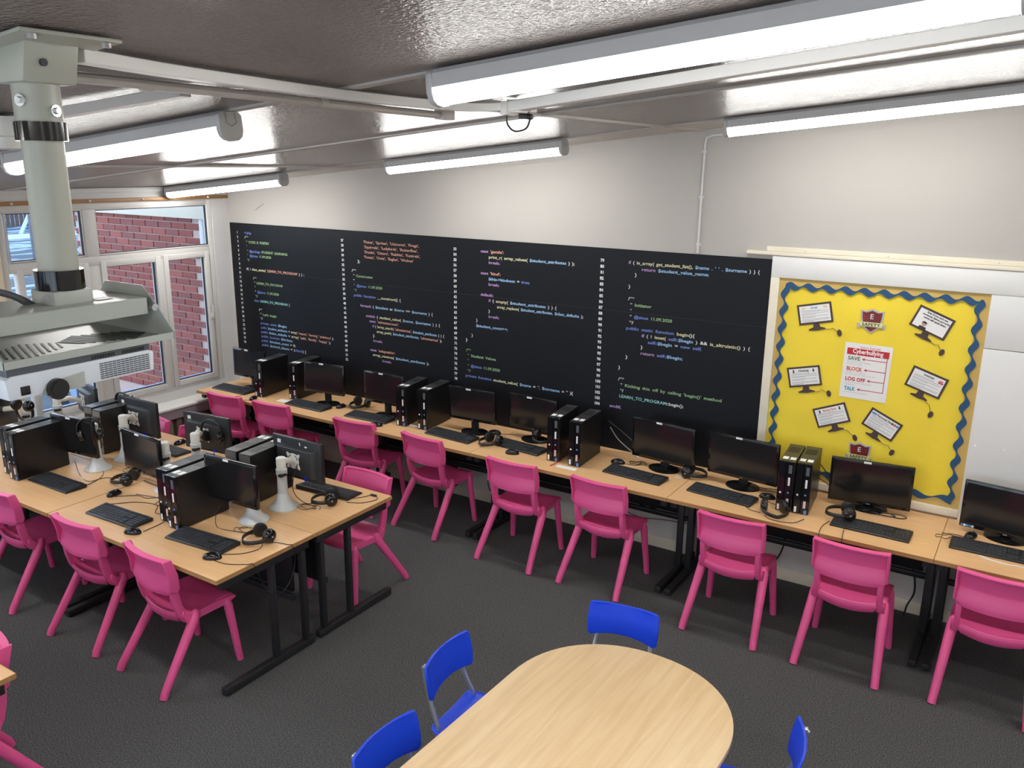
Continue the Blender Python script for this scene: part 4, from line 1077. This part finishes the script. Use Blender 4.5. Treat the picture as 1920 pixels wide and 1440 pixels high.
headset(-1.161,-.269,TOP,0,'headset lying between the second and third wall monitors')
headset(.39,-.470,TOP,-15,'headset lying at the desk joint in front of the fourth wall monitor')
headset(.735,-.23,TOP+.024,15,'headset lying on the base of the fifth wall monitor')
headset(1.985,-.225,TOP,100,'headset lying between the two wide monitors on the wall desks')
headset(2.655,-.585,TOP,25,'headset lying in front of the tight tower pair')
headset(3.015,-.435,TOP+.024,-75,'headset lying on the keyboard before the lower shield')
headset(-1.235,-2.535,TOP,-60,'headset lying behind the mouse on the left near desk of the island')
headset(.155,-2.03,TOP,-50,'headset lying at the right end of the island by the scribbled monitor')
headset(.245,-2.665,TOP,-15,'headset lying at the foot of the rightmost near island monitor')
headset(-1.60,-2.53,1.03,48,'headset hung over the right corner of the left island monitor',rx=-90)
headset(-1.975,-2.045,1.045,5,'headset hung on the corner of the stickered monitor back',rx=-90)
headset(-.955,-2.03,1.0,20,'headset hung on the monitor back at the centre of the island',rx=-90)
headset(-2.43,-2.50,1.03,15,'headset hung beside the pale post under the projector',rx=90)

# ------------------------------------------------------------------ cables and small things on the desks
def cable(pts,label,r=.0022,m='black_plastic',z=TOP+.003,k=6,name='cable',cat='cable'):
    P=[(p[0],p[1],p[2] if len(p)>2 else z) for p in pts]
    o=MB().tube(catmull(P,k),r,6).build(name,m,smooth=True); return tag(o,label,cat)
random.seed(3)
def coil(cx,cy,rx,ry,n,label,turns=2.3,r=.0018,m='black_plastic'):
    P=[]
    for i in range(n):
        a=2*PI*turns*i/n; q=1+.35*math.sin(a*.7+cx*9); P.append((cx+rx*q*math.cos(a)+.008*i/n*random.uniform(-1,1),cy+ry*q*math.sin(a+.4),TOP+.003+.004*(i%3)))
    return cable(P,label,r,m)
coil(.10,-2.60,.075,.035,30,'tangled thin leads at the foot of the rightmost near island monitor')
coil(.13,-2.15,.06,.035,28,'tangled thin leads beside the scribbled monitor')
coil(-1.33,-2.36,.10,.045,22,'tangled leads around the post behind the left island monitor')
coil(1.53,-.22,.05,.035,14,'looped black lead under the wide monitor right of the mid-wall towers',1.3,.003)
coil(3.60,-.36,.045,.03,14,'looped black lead at the last desk joint',1.2)
coil(2.50,-.20,.10,.03,22,'black leads bunched behind the wide monitor beside the tight tower pair')
coil(-.72,-.24,.09,.03,18,'black leads bunched under the third wall monitor',2,.003)
coil(1.77,-.17,.09,.025,18,'black leads bunched on the base of the wide monitor',2,.003)
coil(3.22,-.20,.11,.03,20,'black leads bunched under the monitor before the shield',2,.003)
cable([(-.98,-2.83),(-.85,-2.70),(-.70,-2.66),(-.60,-2.74),(-.52,-2.70)],'thin lead curling from the left island mouse to the towers')
cable([(-1.05,-2.72),(-.95,-2.63),(-.85,-2.62),(-.80,-2.52),(-.95,-2.46),(-1.15,-2.44)],'thin lead from the island mouse round to the brownish screen')
cable([(-.98,-2.62),(-.78,-2.58),(-.72,-2.66),(-.65,-2.62)],'short thin lead left of the island tower pair')
cable([(-1.38,-2.78),(-1.42,-2.62),(-1.50,-2.52),(-1.60,-2.47,TOP+.01)],'thin lead from the left island keyboard up to the post')
cable([(-1.70,-2.60,.80),(-1.62,-2.62),(-1.45,-2.66),(-1.42,-2.56),(-1.30,-2.50)],'lead hanging below the left island monitor')
cable([(-.42,-2.95),(-.44,-2.80),(-.52,-2.74)],'thin lead running up from the middle island mouse')
cable([(.20,-2.90),(.30,-2.82),(.33,-2.72),(.26,-2.64)],'thin lead from the corner mouse to the headset')
cable([(.235,-2.965),(.33,-2.955),(.425,-2.90),(.452,-2.87,.715),(.456,-2.83,.60),(.458,-2.78,.50),(.458,-2.70,.47),(.457,-2.62,.52),(.456,-2.58,.62),(.452,-2.585,.715),(.42,-2.60),(.34,-2.62),(.28,-2.66)],'thin lead hanging in a loop over the island desk end')
cable([(-.15,-2.60,.83),(-.17,-2.62,.78),(-.12,-2.66),(-.02,-2.66),(.10,-2.62)],'lead hanging from the rightmost near island monitor')
cable([(.26,-1.88),(.30,-1.82),(.33,-1.76),(.40,-1.80),(.36,-1.90),(.27,-1.95)],'thin lead looping at the far right corner of the island')
tag(MB().bb((.315,-1.775,TOP),(.36,-1.755,TOP+.010)).build('cable_clip','black_plastic',bevel=.003),'small black clip on the far right corner of the island','clip')
cable([(-.03,-2.05,.98),(.01,-2.15,.90),(.02,-2.16,.80),(.08,-2.12,.73),(.12,-2.05)],'black lead dropping from the scribbled monitor',.003)
cable([(-.20,-2.31,.90),(-.12,-2.26,.93),(-.04,-2.22,.985)],'lead between the metal-backed tower and the right post')
cable([(-1.88,-2.30,.86),(-1.78,-2.30,.80),(-1.66,-2.24,.95)],'lead from the metal-backed tower to the post')
cable([(-2.13,-.66),(-2.20,-.70),(-2.24,-.712,.722),(-2.245,-.722,.66)],'thin lead going over the front edge at the window end')
cable([(-2.33,-.60),(-2.36,-.68),(-2.39,-.715,.722),(-2.395,-.722,.66)],'second thin lead over the front edge by the first keyboard')
cable([(.26,-.27),(.33,-.34),(.36,-.42),(.30,-.50)],'thin lead from the mouse to the headset at the desk joint')
cable([(.32,-.20),(.43,-.14),(.55,-.12)],'thin lead from the mouse towards the fifth wall monitor')
cable([(1.47,-.27),(1.53,-.26),(1.58,-.22)],'short lead right of the mouse by the mid-wall keyboard')
cable([(1.26,-.12,.93),(1.32,-.10,.84),(1.42,-.08,.76),(1.50,-.10)],'pale grey lead draped behind the mid-wall towers',.004,'zinc')
cable([(1.25,-.13,.98),(1.36,-.07,.88),(1.48,-.08,.80),(1.52,-.15,.77)],'black lead beside the pale one behind the mid-wall towers',.004)
for i in range(3): cable([(2.80,-.11,.95-.05*i),(2.86,-.07,.86-.03*i),(2.91,-.07,.80-.02*i),(2.98,-.10,.78)],['upper','middle','lower'][i]+' black lead drooping from the right tower of the tight pair',.0035)
cable([(2.52,-.37),(2.60,-.42),(2.66,-.40)],'short lead between the mouse and the tight tower pair')
cable([(2.45,-.55),(2.50,-.60),(2.57,-.61)],'short lead from the keyboard to the headset by the tight tower pair')
cable([(2.60,-.63),(2.66,-.68),(2.78,-.66),(2.83,-.56)],'thin lead curving in front of the headset by the tight tower pair')
cable([(2.97,-.50),(2.95,-.60),(2.955,-.70,.722),(2.957,-.722,.68),(2.957,-.724,.58)],'thin lead hanging over the desk edge left of the headset keyboard')
cable([(3.07,-.52,.75),(3.08,-.64),(3.09,-.71,.722),(3.092,-.722,.67),(3.093,-.724,.56)],'thin lead hanging over the desk edge below the headset')
cable([(3.58,-.30),(3.66,-.28),(3.73,-.30)],'thin lead running to the mouse at the right edge')
cable([(3.80,-.52),(3.86,-.55),(3.95,-.56),(4.1,-.54)],'white cable in front of the keyboard at the right edge',.004,'label_white')
for i,(x,l) in enumerate(((.17,'left'),(.28,'right'))):
    cable([(x,-.10,.5),(x+.01,-.18,.34),(x+.06,-.22,.22),(x+.16,-.20,.20),(x+.24,-.14,.32),(x+.26,-.09,.45)],l+' black lead sagging under the desk joint at mid wall',.005)
cable([(-.55,-.14,.5),(-.52,-.10,.34),(-.42,-.05,.2),(-.25,-.04,.13)],'black lead sagging under the second wall desk',.005)
cable([(2.60,-.10,.45),(2.61,-.06,.33),(2.58,-.04,.2),(2.52,-.05,.1),(2.50,-.06,.01)],'black lead dropping to the floor below the tight tower pair',.006)
cable([(3.40,-.10,.45),(3.44,-.05,.32),(3.46,-.05,.18),(3.43,-.06,.08),(3.42,-.08,.01)],'black lead dropping to the floor under the right of the yellow board',.006)
cable([(1.45,-.12,.40),(1.55,-.06,.33),(1.66,-.05,.34)],'black lead under the desk left of the joint posts',.005)
cable([(1.35,-.05,.26),(1.50,-.03,.22),(1.70,-.03,.245),(1.92,-.05,.27)],'thin grey lead against the wall under the desks',.003,'proj_grey')
tag(MB().tube([(1.025,-.618,TOP+.004),(1.04,-.468,TOP+.004)],.0035,6).build('pencil','ink_orange'),'dark red pencil lying before the mid-wall towers','pencil')
tag(MB().box((1.14,-.58,TOP+.0006),(.16,.045,.0012),T=tr(0,0,0)).build('tape_scrap','label_white'),'pale strip of torn tape on the desk by the right mid-wall tower','tape')
tag(MB().box((0,0,.0006),(.12,.07,.0012)).build('paper_scrap','label_white'),'scrap of paper beside the tower behind the second monitor','paper').location=(-1.88,-.50,TOP)
tag(MB().box((0,0,.006),(.085,.016,.012)).build('cardboard_strip','label_white',bevel=.002),'small white bar lying between the two window-side towers','bar').location=(-.40,-.43,TOP)
tag(MB().box((0,0,.0008),(.06,.05,.0016)).build('paper_note','cream'),'small cream note under the headset between the wide monitors','paper').location=(1.90,-.29,TOP)
tag(MB().bb((-.37,-.17,.12),(-.2,-.08,.30)).build('socket_box','black_plastic',bevel=.01),'dark box under the wall desk near the second desk joint','box')
